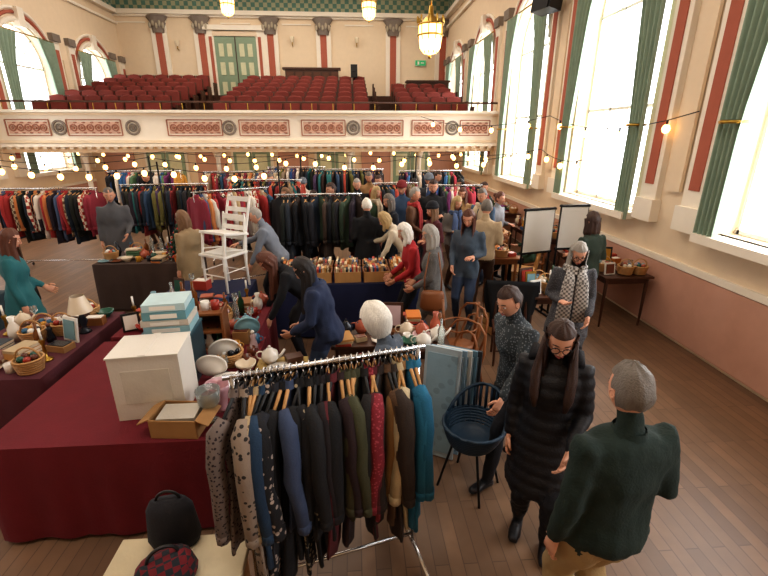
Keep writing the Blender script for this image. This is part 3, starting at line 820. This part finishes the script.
def clothes_rack(loc, rz, length, mats, zr=1.55, dens=.05, Lr=(.7, 1.05), tw=.25, lens=None, th=1., bias=0., wr=(.9, 1.08)):
    e = empty('clothes_rack', (loc[0], loc[1], 0), rz)
    f = MB(); h = length/2
    f.tube([(-h-.04, 0, zr), (h+.04, 0, zr)], .014, CHROME, 8)
    for x in (-h, h):
        f.tube([(x, 0, .09), (x, 0, zr+.01)], .014, CHROME, 8)
        f.tube([(x, -.26, .09), (x, .26, .09)], .014, CHROME, 8)
        for y in (-.25, .25):
            f.tube([(x, y, .09), (x, y, .05)], .01, CHROME, 6); f.torus((x, y, .032), .02, .012, BLACK, 'x', 10, 5)
    f.tube([(-h, 0, .16), (h, 0, .16)], .012, CHROME, 8)
    f.obj('rack_frame', parent=e)
    m = MB(); hm = MB()
    n = int(length/dens)
    for i in range(n):
        x = -h+.03+(length-.06)*i/(n-1)
        L = lens[i % len(lens)] if lens else R.uniform(*Lr)
        garment(m, hm, x, zr, L, R.uniform(*wr), th*R.uniform(.8, 1.1), mats[i % len(mats)] if lens else R.choice(mats), R.uniform(-tw, tw)+bias)
    m.obj('garments', parent=e); hm.obj('hangers', parent=e)
    return e
FG = [cloth('6f625c', 'speck', '2c2224', 55), cloth('8a7a6c', 'floral', '2b2624', 34), cloth('2c303a'), cloth('a89474', 'speck', '5c4a3a', 40), cloth('213850'), cloth('1c1c20', 'floral', 'a9998e', 30),
      cloth('1f2129'), cloth('121216'), cloth('3a4660'), cloth('17171c', 'floral', 'a89c84', 36), cloth('131316'), cloth('18181b'), cloth('121216'), cloth('221c20'), cloth('141417'),
      cloth('5a2229'), cloth('2e2024'), cloth('41422e'), cloth('45442f'), cloth('3f402d'), cloth('1d1a1a'), cloth('7c2430', 'speck', 'a04450', 60), cloth('541b24'), cloth('2a1f1a'), cloth('5a4330'), cloth('332822'),
      cloth('b8a888'), cloth('8c6a42'), cloth('1f6080'), cloth('236888')]
flens = [.86, 1.06, .9, .8, .98, 1.12, 1.0, 1.16, .78, 1.14, 1.02, .86, 1.08, .98, .92, 1.05, 1.0, .8, .78, .82, 1.0, .84, 1.0, .9, .92, 1.05, 1.0, .9, .98, 1.02]
a = P(-.73, 1.83); b = P(.18, 2.13)
ang = math.atan2(b[1]-a[1], b[0]-a[0])
clothes_rack(((a[0]+b[0])/2, (a[1]+b[1])/2), ang, .97, FG, 1.5, .97/30.5, tw=.2, lens=flens, th=.66, bias=-.26, wr=(1.0, 1.18))
dark = [cloth(c) for c in ('1c1c20', '26262c', '14151a', '2a3038', '3a2a26', '1e2a38', '20241f', '2c2430')]
mix1 = dark + [cloth(c) for c in ('7a2a2c', '39506e', '6d6a3c', '8c7a66', '4b3a58', 'b04a3a', '2f6e70')]
col1 = [cloth(c) for c in ('a33434', 'c4b49c', '8a3040', 'b9a07a', '4a5a7a', 'd8d0c4', '6a2a3a', '2f4f6a', 'c07a4a')] + [cloth('a33a34', 'check', 'e4dccb', 16), cloth('b5a58a', 'check', '5a4030', 18)]
blues = [cloth(c) for c in ('2a4a7a', '3d6a9a', 'c04a5a', 'e0d4c8', '2a2a34', '5a7a5a', 'd09a4a', '7a3a6a', '1c1c20')]
clothes_rack(P(-1.08, 7.3), 0.05, 1.35, dark+[cloth('3a4a3a'), cloth('3b2f2a'), cloth('4a3c34')], 1.66, .075, (.7, 1.25), tw=.6, th=1.5, wr=(.95, 1.3))
clothes_rack(P(-2.55, 7.4), .55, 1.2, col1, 1.72, .065, (.7, 1.0), tw=.4, th=1.2)
clothes_rack(P(-2.5, 9.3), -.1, 1.5, mix1, 1.7, .065, tw=.4)
clothes_rack(P(.25, 9.15), 0.1, .9, mix1, 1.65, .06, tw=.4)
clothes_rack(P(1.45, 9.2), -.1, 1.1, blues, 1.6, .06, tw=.4)
clothes_rack(P(-.9, 11.5), 0., 1.7, mix1, 1.75, .07)
clothes_rack(P(-3.6, 11.4), 0.1, 1.8, col1, 1.7, .07)
clothes_rack(P(-4.4, 8.9), .1, 1.6, mix1, 1.65, .07)
clothes_rack(P(-6.5, 8.6), 0, 1.7, dark+col1, 1.6, .07)
clothes_rack(P(-6.2, 11.6), 0, 1.8, blues, 1.7, .08)
clothes_rack(P(1.2, 11.7), 0, 1.6, dark+blues, 1.7, .07)
clothes_rack(P(-2.4, 12.3), 0, 1.5, blues+mix1, 1.75, .08)

# ------------------------------------------------------------------ tables & bric-a-brac
def cloth_table(name, loc, sx, sy, mt, h=.75, rz=0.):
    m = MB()
    m.box((0, 0, h-.02), (sx-.02, sy-.02, .035), WOOD)
    for x in (-1, 1):
        for y in (-1, 1): m.tube([(x*(sx/2-.08), y*(sy/2-.08), 0), (x*(sx/2-.08), y*(sy/2-.08), h-.03)], .018, IRON, 6)
    hxx, hyy = sx/2, sy/2
    per = []
    def seg(a, b):
        L = sqrt((b[0]-a[0])**2+(b[1]-a[1])**2); n = max(3, int(L/.04))
        for i in range(n): per.append((a[0]+(b[0]-a[0])*i/n, a[1]+(b[1]-a[1])*i/n))
    seg((-hxx, -hyy), (hxx, -hyy)); seg((hxx, -hyy), (hxx, hyy)); seg((hxx, hyy), (-hxx, hyy)); seg((-hxx, hyy), (-hxx, -hyy))
    n = len(per); vs = []; fs = []
    for j, z in enumerate((h+.004, h-.02, h-.2, h-.45, .03)):
        q = (0, .15, .5, .8, 1)[j]
        for i, (x, y) in enumerate(per):
            w = q*(.014+.018*sin(i*.75)+.01*sin(i*.31))
            ex = 1 if abs(abs(x)-hxx) < 1e-3 else 0; ey = 1 if abs(abs(y)-hyy) < 1e-3 else 0
            vs.append((x+math.copysign(w, x)*ex, y+math.copysign(w, y)*ey, z))
    for j in range(4):
        for i in range(n): fs.append((j*n+i, (j+1)*n+i, (j+1)*n+(i+1) % n, j*n+(i+1) % n))
    m.add(vs, fs, mt); m.add(vs[:n], [tuple(range(n))], mt, False)
    return m.obj(name, (loc[0], loc[1], 0), rz)
def wood_table(name, loc, sx, sy, mt=WOOD, h=.75, rz=0.):
    m = MB(); m.box((0, 0, h-.015), (sx, sy, .03), mt); m.box((0, 0, h-.07), (sx-.1, sy-.1, .08), mt)
    for x in (-1, 1):
        for y in (-1, 1): m.tube([(x*(sx/2-.06), y*(sy/2-.06), 0), (x*(sx/2-.06), y*(sy/2-.06), h*.5), (x*(sx/2-.06), y*(sy/2-.06), h-.05)], [.015, .022, .026], mt, 8)
    return m.obj(name, (loc[0], loc[1], 0), rz, bevel=.004)
PAL = [mat('ceramic_'+c, c, .25, bump=0, var=.05) for c in ('e8e2d8', 'd8c8b0', '3b6a8a', 'a33a2e', '2c5a4a', 'c08a32', 'ece6dc', '6a3a28', '7a9ea6', 'b0604a', '20242c', 'c8aeb0')]
BOOKS = [mat('book_'+c, c, .6) for c in ('b8864a', 'b04030', '30507a', 'd0b890', '8a5a30', 'c0702a', '6a3a2a', 'e0d0b0', '202830', 'b09a78')]
def item(m, x, y, z, kind, s=1.):
    c = R.choice(PAL)
    if kind == 'plate': m.lathe([(0, .004), (.055*s, .004), (.10*s, .018), (.102*s, .022), (.055*s, .010), (0, .010)], (x, y, z), c, 20)
    elif kind == 'bowl': m.lathe([(0, 0), (.035*s, 0), (.04*s, .01), (.08*s, .05*s), (.085*s, .07*s), (.078*s, .068*s), (.04*s, .02), (0, .015)], (x, y, z), c, 18)
    elif kind == 'vase':
        h = R.uniform(.15, .28)*s; m.lathe([(.0, 0), (.035*s, 0), (.055*s, h*.3), (.05*s, h*.55), (.02*s, h*.78), (.03*s, h), (.022*s, h), (.014*s, h*.8)], (x, y, z), c, 14)
    elif kind == 'mug':
        m.lathe([(0, 0), (.036, 0), (.038, .08), (.034, .08), (.032, .01), (0, .008)], (x, y, z), c, 14); m.torus((x+.045, y, z+.042), .022, .006, c, 'y', 10, 5)
    elif kind == 'teapot':
        m.lathe([(0, 0), (.045, 0), (.075, .05), (.065, .10), (.03, .125), (.028, .13), (0, .14)], (x, y, z), c, 16); m.ball((x, y, z+.15), .012, c, 8)
        m.tube([(x+.065, y, z+.04), (x+.10, y, z+.08), (x+.125, y, z+.12)], [.016, .011, .009], c, 8); m.torus((x-.08, y, z+.07), .035, .007, c, 'y', 10, 5)
    elif kind == 'bottle': m.lathe([(0, 0), (.033, 0), (.034, .16), (.012, .21), (.012, .27), (0, .27)], (x, y, z), R.choice([mat('green_glass', '24452c', .1), mat('amber_glass', '6a3c14', .1), GLASS]), 12)
    elif kind == 'candle':
        m.lathe([(0, 0), (.05, 0), (.045, .015), (.012, .03), (.016, .08), (.01, .14), (.025, .18), (.02, .2)], (x, y, z), BRASS, 12); m.tube([(x, y, z+.19), (x, y, z+.3)], .01, PAL[0], 8)
    elif kind == 'box':
        w, dd, h = R.uniform(.1, .2)*s, R.uniform(.08, .16)*s, R.uniform(.04, .14)*s; rz = R.uniform(-.4, .4); m.box((x, y, z+h/2), (w, dd, h), R.choice(BOOKS+[CARD, DKWOOD]), rz=rz); m.box((x, y, z+h+.004), (w*.85, dd*.8, .008), R.choice(PAL), rz=rz)
    elif kind == 'books':
        zz = z
        for k in range(R.randint(2, 5)):
            t = R.uniform(.018, .035); rz = R.uniform(-.3, .3); m.box((x, y, zz+t/2), (.15, .21, t), R.choice(BOOKS), rz=rz); m.box((x+.004, y, zz+t/2), (.148, .2, t*.7), PAL[1], rz=rz); zz += t
    elif kind == 'frame':
        w, h = R.uniform(.13, .22)*s, R.uniform(.16, .28)*s; rz = R.uniform(-.5, .5)
        m.box((x, y, z+h/2), (w, .018, h), R.choice([DKWOOD, BRASS, BLACK, WHWOOD]), rz=rz, rx=-.15); m.box((x+.012*sin(rz), y-.012*cos(rz), z+h/2), (w*.75, .012, h*.78), R.choice(PAL), rz=rz, rx=-.15)
        m.tube([(x, y, z+h*.6), (x, y+.09, z)], .005, BLACK, 5)
    elif kind == 'figurine':
        m.lathe([(0, 0), (.04, 0), (.035, .05), (.02, .1), (.028, .13), (.01, .15)], (x, y, z), c, 12); m.ball((x, y, z+.165), .02, R.choice(PAL), 8)
    elif kind == 'basket':
        for k in range(6): m.torus((x, y, z+.012+k*.02), .085+.004*k, .011, LTWOOD, 'z', 16, 5)
        m.lathe([(0, .005), (.085, .005)], (x, y, z), LTWOOD, 16); m.torus((x, y, z+.11), .1, .008, LTWOOD, 'y', 14, 5, 0, pi)
        for k in range(5): m.ball((x+.05*cos(k*1.3), y+.05*sin(k*1.3), z+.12), .03, R.choice(PAL), 8)
    elif kind == 'textile':
        for k in range(R.randint(2, 4)):
            m.tube([(x-.09, y, z+.025+k*.04), (x, y+.005, z+.03+k*.04), (x+.09, y, z+.025+k*.04)], [(.02, .07), (.024, .08), (.02, .07)], R.choice([cloth('a33434'), cloth('3d6a9a'), cloth('c4b49c'), cloth('5a7a5a'), cloth('7a3a6a')]), 8, ref=(0, 0, 1))
    elif kind == 'glass': m.lathe([(0, 0), (.03, 0), (.006, .01), (.006, .06), (.035, .09), (.032, .14)], (x, y, z), GLASS, 12)
    elif kind == 'lamp':
        m.lathe([(0, 0), (.06, 0), (.05, .02), (.02, .06), (.045, .12), (.012, .2), (.01, .26)], (x, y, z), c, 12); m.lathe([(.11, .22), (.06, .38)], (x, y, z), PAL[1], 16)
BASEK = ['plate', 'bowl', 'vase', 'mug', 'teapot', 'bottle', 'candle', 'box', 'books', 'frame', 'figurine', 'basket', 'glass', 'box', 'plate', 'textile', 'basket']
ALLK = BASEK*2+['lamp']
def clutter(name, loc, sx, sy, z=.756, cell=.17, kinds=ALLK, s=1., rz=0., fill=.95):
    m = MB(); nx, ny = max(1, int(sx/cell)), max(1, int(sy/cell))
    for i in range(nx):
        for j in range(ny):
            if R.random() > fill: continue
            item(m, -sx/2+(i+.5)*sx/nx+R.uniform(-.02, .02), -sy/2+(j+.5)*sy/ny+R.uniform(-.02, .02), z, R.choice(kinds), s)
    return m.obj(name, (loc[0], loc[1], 0), rz)
RED = cloth('6a1722'); NAVY = cloth('1b2142'); GOLD = mat('gold_tablecloth', 'a88e55', .7, pat='floral', col2='806030', scale=22)
cloth_table('trestle_table', (-1.62, 3.12), 1.5, 1.5, RED)
cloth_table('trestle_table', (-1.66, 4.40), 1.4, .88, RED)
clutter('bric_a_brac', (-1.0, 3.5), .3, .66, cell=.13, kinds=['plate', 'bowl', 'mug', 'figurine', 'box', 'glass', 'basket', 'textile'])
clutter('bric_a_brac', (-1.66, 4.42), 1.3, .8, cell=.14)
m = MB(); WBX = mat('white_box_card', 'd6d0c6', .7, var=.04)
m.box((0, 0, .235), (.44, .34, .47), WBX); m.box((0, -.005, .475), (.45, .35, .012), WBX); m.box((0, -.172, .25), (.3, .004, .25), mat('box_label', 'cbc5b9', .6)); m.box((0, 0, .484), (.05, .35, .004), WBX)
m.obj('white_cardboard_box', (-1.42, 2.80, .756), .1, bevel=.006)
m = MB(); w, dd, h = .3, .22, .13
m.box((0, 0, .006), (w, dd, .012), CARD)
for sx in (-1, 1): m.box((sx*w/2, 0, h/2), (.008, dd, h), CARD); m.box((sx*(w/2+.04), 0, h-.015), (.09, dd, .006), CARD, ry=sx*.45)
for sy in (-1, 1): m.box((0, sy*dd/2, h/2), (w, .008, h), CARD)
m.box((0, 0, .08), (.24, .17, .1), mat('wrapping_paper', 'bdb6aa', .8), rz=.1)
m.obj('cardboard_box', (-1.17, 2.51, .757), -.1)
m = MB(); DT = mat('dark_teal_card', '233a42', .5)
m.box((0, 0, .2), (.36, .3, .4), DT); m.box((0, 0, .41), (.37, .31, .02), mat('teal_lid', '2f525c', .5)); m.box((0, -.152, .2), (.2, .004, .1), PAL[8])
m.obj('storage_box', (-1.44, 3.22, .757), .05)
m = MB(); z = 0
for c, w, h in (('8fb4bc', .33, .06), ('c8c0b4', .34, .05), ('6a9aa4', .31, .07), ('b4ccd0', .30, .06)):
    m.box((R.uniform(-.01, .01), 0, z+h/2), (w, .27, h-.003), mat('game_'+c, c, .5), rz=R.uniform(-.08, .08)); m.box((0, -.14, z+h/2), (w*.6, .004, h*.5), PAL[0]); z += h
m.obj('board_game_stack', (-1.44, 3.22, 1.178), .1)
m = MB()
for z in (.01, .19, .36): m.box((0, 0, z), (.46, .26, .02), WOOD)
m.box((0, .13, .19), (.46, .012, .36), DKWOOD)
for x in (-.23, .23): m.box((x, 0, .185), (.02, .26, .37), WOOD)
for k in range(5): item(m, -.17+.085*k, -.04, .02, R.choice(['mug', 'figurine', 'bowl']), .7); item(m, -.17+.085*k, -.02, .37, R.choice(['mug', 'vase', 'bottle', 'figurine']), .8)
m.obj('wooden_shelf_crate', (-1.42, 3.7, .757), .1)
def stand_plate(name, loc, r, c1, c2, rz):
    m = MB(); m.M = Matrix.Translation((0, 0, r*.97)) @ Matrix.Rotation(-radians(72), 4, 'X') @ Matrix.Rotation(pi, 4, 'X')
    m.lathe([(0, 0), (r*.55, 0), (r*.62, -.008)], (0, 0, 0), c1, 28); m.lathe([(r*.62, -.008), (r*.85, -.02), (r, -.026), (r, -.03), (r*.6, .006), (0, .008)], (0, 0, 0), c2, 28)
    for k in range(16):
        g = 2*pi*k/16; m.ball((r*.8*cos(g), r*.8*sin(g), -.022), (.012, .012, .005), c1, 6)
    m.M = Matrix(); m.tube([(-.05, -.04, .005), (0, .05, .005), (.05, -.04, .005)], .005, BRASS, 5); m.tube([(0, .05, .005), (0, .06, r)], .005, BRASS, 5)
    m.obj(name, loc, rz)
stand_plate('display_plate', (-1.10, 3.32, .757), .13, mat('plate_dark', '2c2c34', .3), PAL[0], .3)
stand_plate('display_plate', (-1.14, 3.08, .757), .12, mat('plate_dark2', '4a3a34', .3), PAL[6], .1)
stand_plate('display_plate', (-1.02, 3.8, .757), .12, PAL[6], mat('plate_blue', '8fc0cc', .3), .3)
m = MB(); m.lathe([(0, 0), (.06, 0), (.065, .01), (.13, .045), (.15, .05), (.145, .055), (.07, .02), (0, .015)], (0, 0, 0), PAL[0], 28); m.obj('serving_bowl', (-1.0, 2.98, .757))
m = MB()
m.lathe([(0, 0), (.06, 0), (.05, .02), (.07, .12), (.09, .2), (.085, .2), (.06, .12), (0, .03)], (0, 0, 0), mat('pink_glass', 'd8a8b0', .1, trans=.3, bump=0), 18)
m.lathe([(0, 0), (.05, 0), (.02, .02), (.02, .08), (.07, .14), (.08, .24), (.075, .24), (.02, .1)], (-.02, -.14, 0), GLASS, 18)
m.obj('glass_vases', (-.98, 2.72, .757))
cloth_table('tablecloth_table', P(-.86, 3.15), .42, .5, GOLD)
x, y = P(-.86, 3.15)
m = MB(); m.lathe([(0, .004), (.07, .004), (.12, .018), (.122, .022), (.07, .01), (0, .01)], (0, 0, .756), PAL[0], 24); m.box((.1, .16, .79), (.14, .1, .05), DKWOOD, rz=.4); item(m, -.1, .16, .756, 'teapot'); m.obj('china_plate', (x, y, 0))
x, y = P(-.50, 5.75)
cloth_table('book_table', (x, y), 1.9, .8, NAVY)
def book_box(loc, rz, z=.757):
    m = MB(); w, dd, h = .34, .26, .14
    m.box((0, 0, .006), (w, dd, .012), WOOD)
    for sx in (-1, 1): m.box((sx*w/2, 0, h/2), (.014, dd, h), WOOD)
    for sy in (-1, 1): m.box((0, sy*dd/2, h/2), (w, .014, h), LTWOOD)
    x = -w/2+.025
    while x < w/2-.03:
        t = R.uniform(.018, .036); hh = R.uniform(.14, .2)
        for yy in (-.06, .06): m.box((x, yy, .012+hh/2), (t*.9, .11, hh), R.choice(BOOKS), rx=R.uniform(-.06, .06))
        x += t
    m.obj('book_box', (loc[0], loc[1], z), rz)
for i in range(5):
    for j in range(2):
        book_box((x-.76+i*.38, y-.2+j*.34), R.uniform(-.06, .06))
cloth_table('stall_table', P(-2.2, 5.2), 1.0, .68, NAVY)
x, y = P(-2.15, 5.2)
clutter('bric_a_brac', (x-.25, y), .4, .6)
wooden_chair('white_chair', (x+.16, y+.02), 2.6, WHWOOD, z=.757)
wooden_chair('white_chair', (x+.16, y+.02), 2.6, WHWOOD, z=.93, tilt=Matrix.Translation((0, .02, .08)) @ Matrix.Rotation(.16, 4, 'X'))
wood_table('side_table', P(-.22, 3.95), .6, .42, DKWOOD, .68)
clutter('bric_a_brac', P(-.22, 3.95), .54, .36, z=.686, cell=.15, kinds=['box', 'books', 'bowl', 'mug', 'teapot', 'basket', 'plate'])
wood_table('side_table', P(.36, 3.72), .5, .42, DKWOOD)
clutter('bric_a_brac', P(.36, 3.72), .44, .36, cell=.12, kinds=['mug', 'vase', 'teapot', 'bowl', 'bottle', 'figurine'])
wood_table('side_table', P(.2, 4.35), .45, .4, WOOD, .65)
clutter('bric_a_brac', P(.2, 4.35), .4, .34, z=.656, cell=.15, kinds=['frame', 'books', 'box'])
m = MB()
for k, (c, c2) in enumerate((('aab6bc', '8fa9b6'), ('7f98a8', 'b4c2ca'), ('c8c4bc', '93aeb8'), ('5a7a8a', 'a0b2bc'), ('3a3a3e', '8c9eaa'))):
    yy = k*.055
    m.box((k*.03, yy, .5), (.30, .02, .98-.04*k), mat('canvas_'+c, c, .6), rx=-.1); m.box((k*.03, yy-.013, .5), (.25, .01, .88-.04*k), mat('art_'+c2, c2, .6, pat='floral', col2='8299a4', scale=12), rx=-.1)
m.box((.06, .32, .35), (.3, .02, .7), DKWOOD, rx=.35)
m.obj('framed_pictures', (*P(.46, 3.08), 0), -.5)
m = MB(); BLU = mat('blue_woven', '20384c', .55)
for k in range(9):
    t = k/8; r = .14+.09*t**.6; z = .40+.15*t
    m.torus((0, -.03*t, z), r, .012, BLU, 'z', 26, 5)
for k in range(26):
    g = 2*pi*k/26; pts = []
    for q in range(6):
        t = q/5; r = .14+.09*t**.6; pts.append((r*cos(g), -.03*t+r*sin(g), .40+.15*t))
    m.tube(pts, .010, BLU, 5)
pts = [(.23*cos(g), -.03+.23*sin(g), .55+.22*max(0, -sin(g))) for g in [2*pi*k/24 for k in range(25)]]
m.tube(pts, .014, BLU, 6)
for k in range(16):
    g = pi+pi*(k+.5)/16; m.tube([(.23*cos(g), -.03+.23*sin(g), .55), (.23*cos(g), -.03+.23*sin(g), .55-.22*sin(g))], .012, BLU, 5)
m.lathe([(0, .405), (.14, .41), (.17, .45)], (0, 0, 0), BLU, 24)
for sx in (-1, 1):
    for sy in (-1, 1): m.tube([(sx*.1, sy*.1, .40), (sx*.18, sy*.16, 0)], .010, IRON, 8)
m.obj('blue_basket_chair', (*P(.66, 2.72), 0), 2.4)
wood_table('wooden_table', P(2.2, 8.75), .6, .6, LTWOOD)
clutter('bric_a_brac', P(2.2, 8.75), .5, .5)
wooden_chair('wooden_chair', P(2.35, 7.0), 1.2, LTWOOD)
for Y in (6.2, 8.5, 11.2):
    wood_table('stall_table', (3.75, Y), .7, 1.6, DKWOOD); clutter('bric_a_brac', (3.75, Y), .64, 1.5)
wood_table('stall_table', P(2.08, 5.15), .7, .5, DKWOOD); clutter('bric_a_brac', P(2.08, 5.15), .65, .45, kinds=['bottle', 'candle', 'vase', 'frame', 'basket', 'box'], cell=.14)
wood_table('stall_table', P(1.85, 6.85), .6, .5, WOOD); clutter('bric_a_brac', P(1.85, 6.85), .55, .45)
wood_table('stall_table', P(1.75, 11.05), .8, .5, WOOD); clutter('bric_a_brac', P(1.75, 11.05), .7, .45)
cloth_table('stall_table', P(-3.7, 6.7), 1.4, .8, cloth('4a3a34')); clutter('bric_a_brac', P(-3.7, 6.7), 1.3, .7, cell=.15)
cloth_table('stall_table', P(-3.3, 3.7), 1.0, 1.4, cloth('5a2a34')); clutter('bric_a_brac', P(-3.3, 3.7), .9, 1.3)
cloth_table('stall_table', P(-5.2, 4.4), 1.1, 1.4, cloth('31424a')); clutter('bric_a_brac', P(-5.2, 4.4), 1.0, 1.3)
cloth_table('stall_table', P(-.3, 7.85), .6, .4, cloth('6a3030')); clutter('bric_a_brac', P(-.3, 7.85), .55, .35)
m = MB()
PANW = mat('panel_fabric', 'd6d2ca', .8, var=.05)
for k, (x, rz, w, zc, h) in enumerate(((-.27, .12, .48, 1.3, .62), (.27, -.1, .40, 1.33, .62))):
    m.box((x, 0, zc), (w, .03, h), PANW, rz=rz)
    for zz in (zc-h/2, zc+h/2): m.box((x, 0, zz), (w+.04, .05, .03), IRON, rz=rz)
    for s_ in (-w/2, w/2):
        xx = x+s_*cos(rz); yy = s_*sin(rz); m.tube([(xx, yy, 0), (xx, yy, zc+h/2+.02)], .016, IRON, 8); m.tube([(xx, yy-.22, .02), (xx, yy+.22, .02)], .016, IRON, 8)
m.obj('display_panel', (*P(2.45, 6.15), 0), .15)
m = MB()
for z in (.06, .16, .26, .36, .46, .56):
    for sy in (-.15, .15): m.box((0, sy, z), (.4, .012, .07), LTWOOD)
    for sx in (-.2, .2): m.box((sx, 0, z), (.012, .3, .07), LTWOOD)
for sx in (-.19, .19):
    for sy in (-.14, .14): m.box((sx, sy, .3), (.025, .025, .6), WOOD)
for z in (.03, .45): m.box((0, 0, z), (.4, .3, .012), LTWOOD)
for k in range(5): item(m, -.13+.065*k, 0, .46, 'books')
m.obj('wooden_crate', (*P(1.62, 5.5), 0), .2)
wooden_chair('wooden_chair', P(1.5, 4.7), 2.9, DKWOOD)
m = MB()
def fn(p, q):
    a = -.28+.56*p
    if q < .5: z = .5+.9*q; y = -.02-.02*(1-q*2)
    else: z = .95-(q-.5)*1.2; y = .04+.03*(q-.5)
    return (a*(1+.15*sin(q*5)), y+.018*sin(p*22)*(abs(q-.5)*2), z+.005)
m.M = Matrix.Translation((0, -.235, 0)); m.grid(fn, 34, 20, cloth('131316'))
m.obj('draped_black_coat', (*P(1.5, 4.7), 0), 2.9)
m = MB(); GRN = mat('fir_green', '1f3a26', .8)
m.tube([(0, 0, 0), (0, 0, .55)], .015, DKWOOD, 6); m.lathe([(0, 0), (.09, 0), (.1, .1), (0, .1)], (0, 0, 0), PAL[3], 12)
for lv in range(7):
    z = .12+lv*.065; r = .24*(1-lv/7.5)
    for k in range(16):
        g = 2*pi*k/16+lv; m.tube([(0, 0, z+.04), (r*.6*cos(g), r*.6*sin(g), z+.02), (r*cos(g), r*sin(g), z-.03)], [.02, .018, .004], GRN, 5)
    for k in range(4): g = 2*pi*k/4+lv*1.3; m.ball((r*cos(g), r*sin(g), z-.03), .018, PAL[3], 8)
m.obj('small_christmas_tree', (*P(-3.15, 6.6), .757))
m = MB(); m.box((0, 0, .46), (.7, .42, .05), mat('cream_board', 'c4b698', .6))
for sx in (-.3, .3): m.box((sx, 0, .22), (.04, .36, .44), LTWOOD)
m.obj('cream_bench', (*P(-1.08, 1.62), 0), 0., bevel=.005)
m = MB(); TART = cloth('6a1a22', 'check', '22262c', 30)
m.tube([(0, 0, 0), (0, 0, .05), (0, 0, .13), (0, 0, .17)], [(.13, .10), (.15, .12), (.13, .1), (.10, .04)], TART, 16); m.torus((0, 0, .16), .07, .009, BLACK, 'y', 12, 5, 0, pi)
m.obj('tartan_bag', (*P(-1.08, 1.56), .487), .5)
m = MB(); m.tube([(0, 0, 0), (0, 0, .06), (0, 0, .24), (0, 0, .3)], [(.12, .07), (.14, .08), (.12, .07), (.09, .03)], cloth('24242a'), 14); m.torus((0, 0, .29), .06, .008, BLACK, 'y', 12, 5, 0, pi)
m.obj('black_handbag', (*P(-1.14, 1.79), .487), .1)

# ------------------------------------------------------------------ light
w = bpy.data.worlds.new('sky'); bpy.context.scene.world = w; w.use_nodes = True
bg = w.node_tree.nodes['Background']; bg.inputs[0].default_value = (.97, .98, 1, 1); bg.inputs[1].default_value = 3.6
def area(name, loc, rot, sx, sy, e, col=(1, 1, 1)):
    l = bpy.data.lights.new(name, 'AREA'); l.shape = 'RECTANGLE'; l.size = sx; l.size_y = sy; l.energy = e; l.color = col
    o = bpy.data.objects.new(name, l); bpy.context.scene.collection.objects.link(o); o.location = loc; o.rotation_euler = rot
area('hall_fill', (-1.5, 1.5, 8.1), (0, 0, 0), 5, 3, 190, (1, .93, .85))  # added soft fill below the ceiling, no fitting modelled for it
area('hall_fill', (-2.5, 10, 8.1), (0, 0, 0), 8, 4, 270, (1, .9, .79))  # added fill over the middle of the hall, not a fixture
area('hall_fill', (-2.5, 17, 8.1), (0, 0, 0), 10, 4, 300, (1, .89, .77))  # added fill to brighten the upper back wall above the balcony
area('under_balcony_fill', (-2.5, 15.2, 2.2), (0, 0, 0), 11, 2.5, 80, (1, .8, .58))  # added warm fill below the balcony, besides the string bulbs
for a_, b_ in wins[:5]:
    area('window_daylight', (XR+.5, (a_+b_)/2, 3.2), (0, radians(90), 0), 3.6, 2.0, 100, (.97, .98, 1))

cam = bpy.data.cameras.new('cam'); co_ = bpy.data.objects.new('camera', cam); bpy.context.scene.collection.objects.link(co_)
cam.sensor_width = 36; cam.lens = 435/768*36; cam.clip_start = .05
co_.location = (0, 0, 2.6); co_.rotation_euler = (radians(90-19.5), 0, -PSI)
bpy.context.scene.camera = co_
vs_ = bpy.context.scene.view_settings
vs_.view_transform = 'Standard'
try: vs_.look = 'Medium High Contrast'
except Exception: pass
vs_.exposure = 0.05
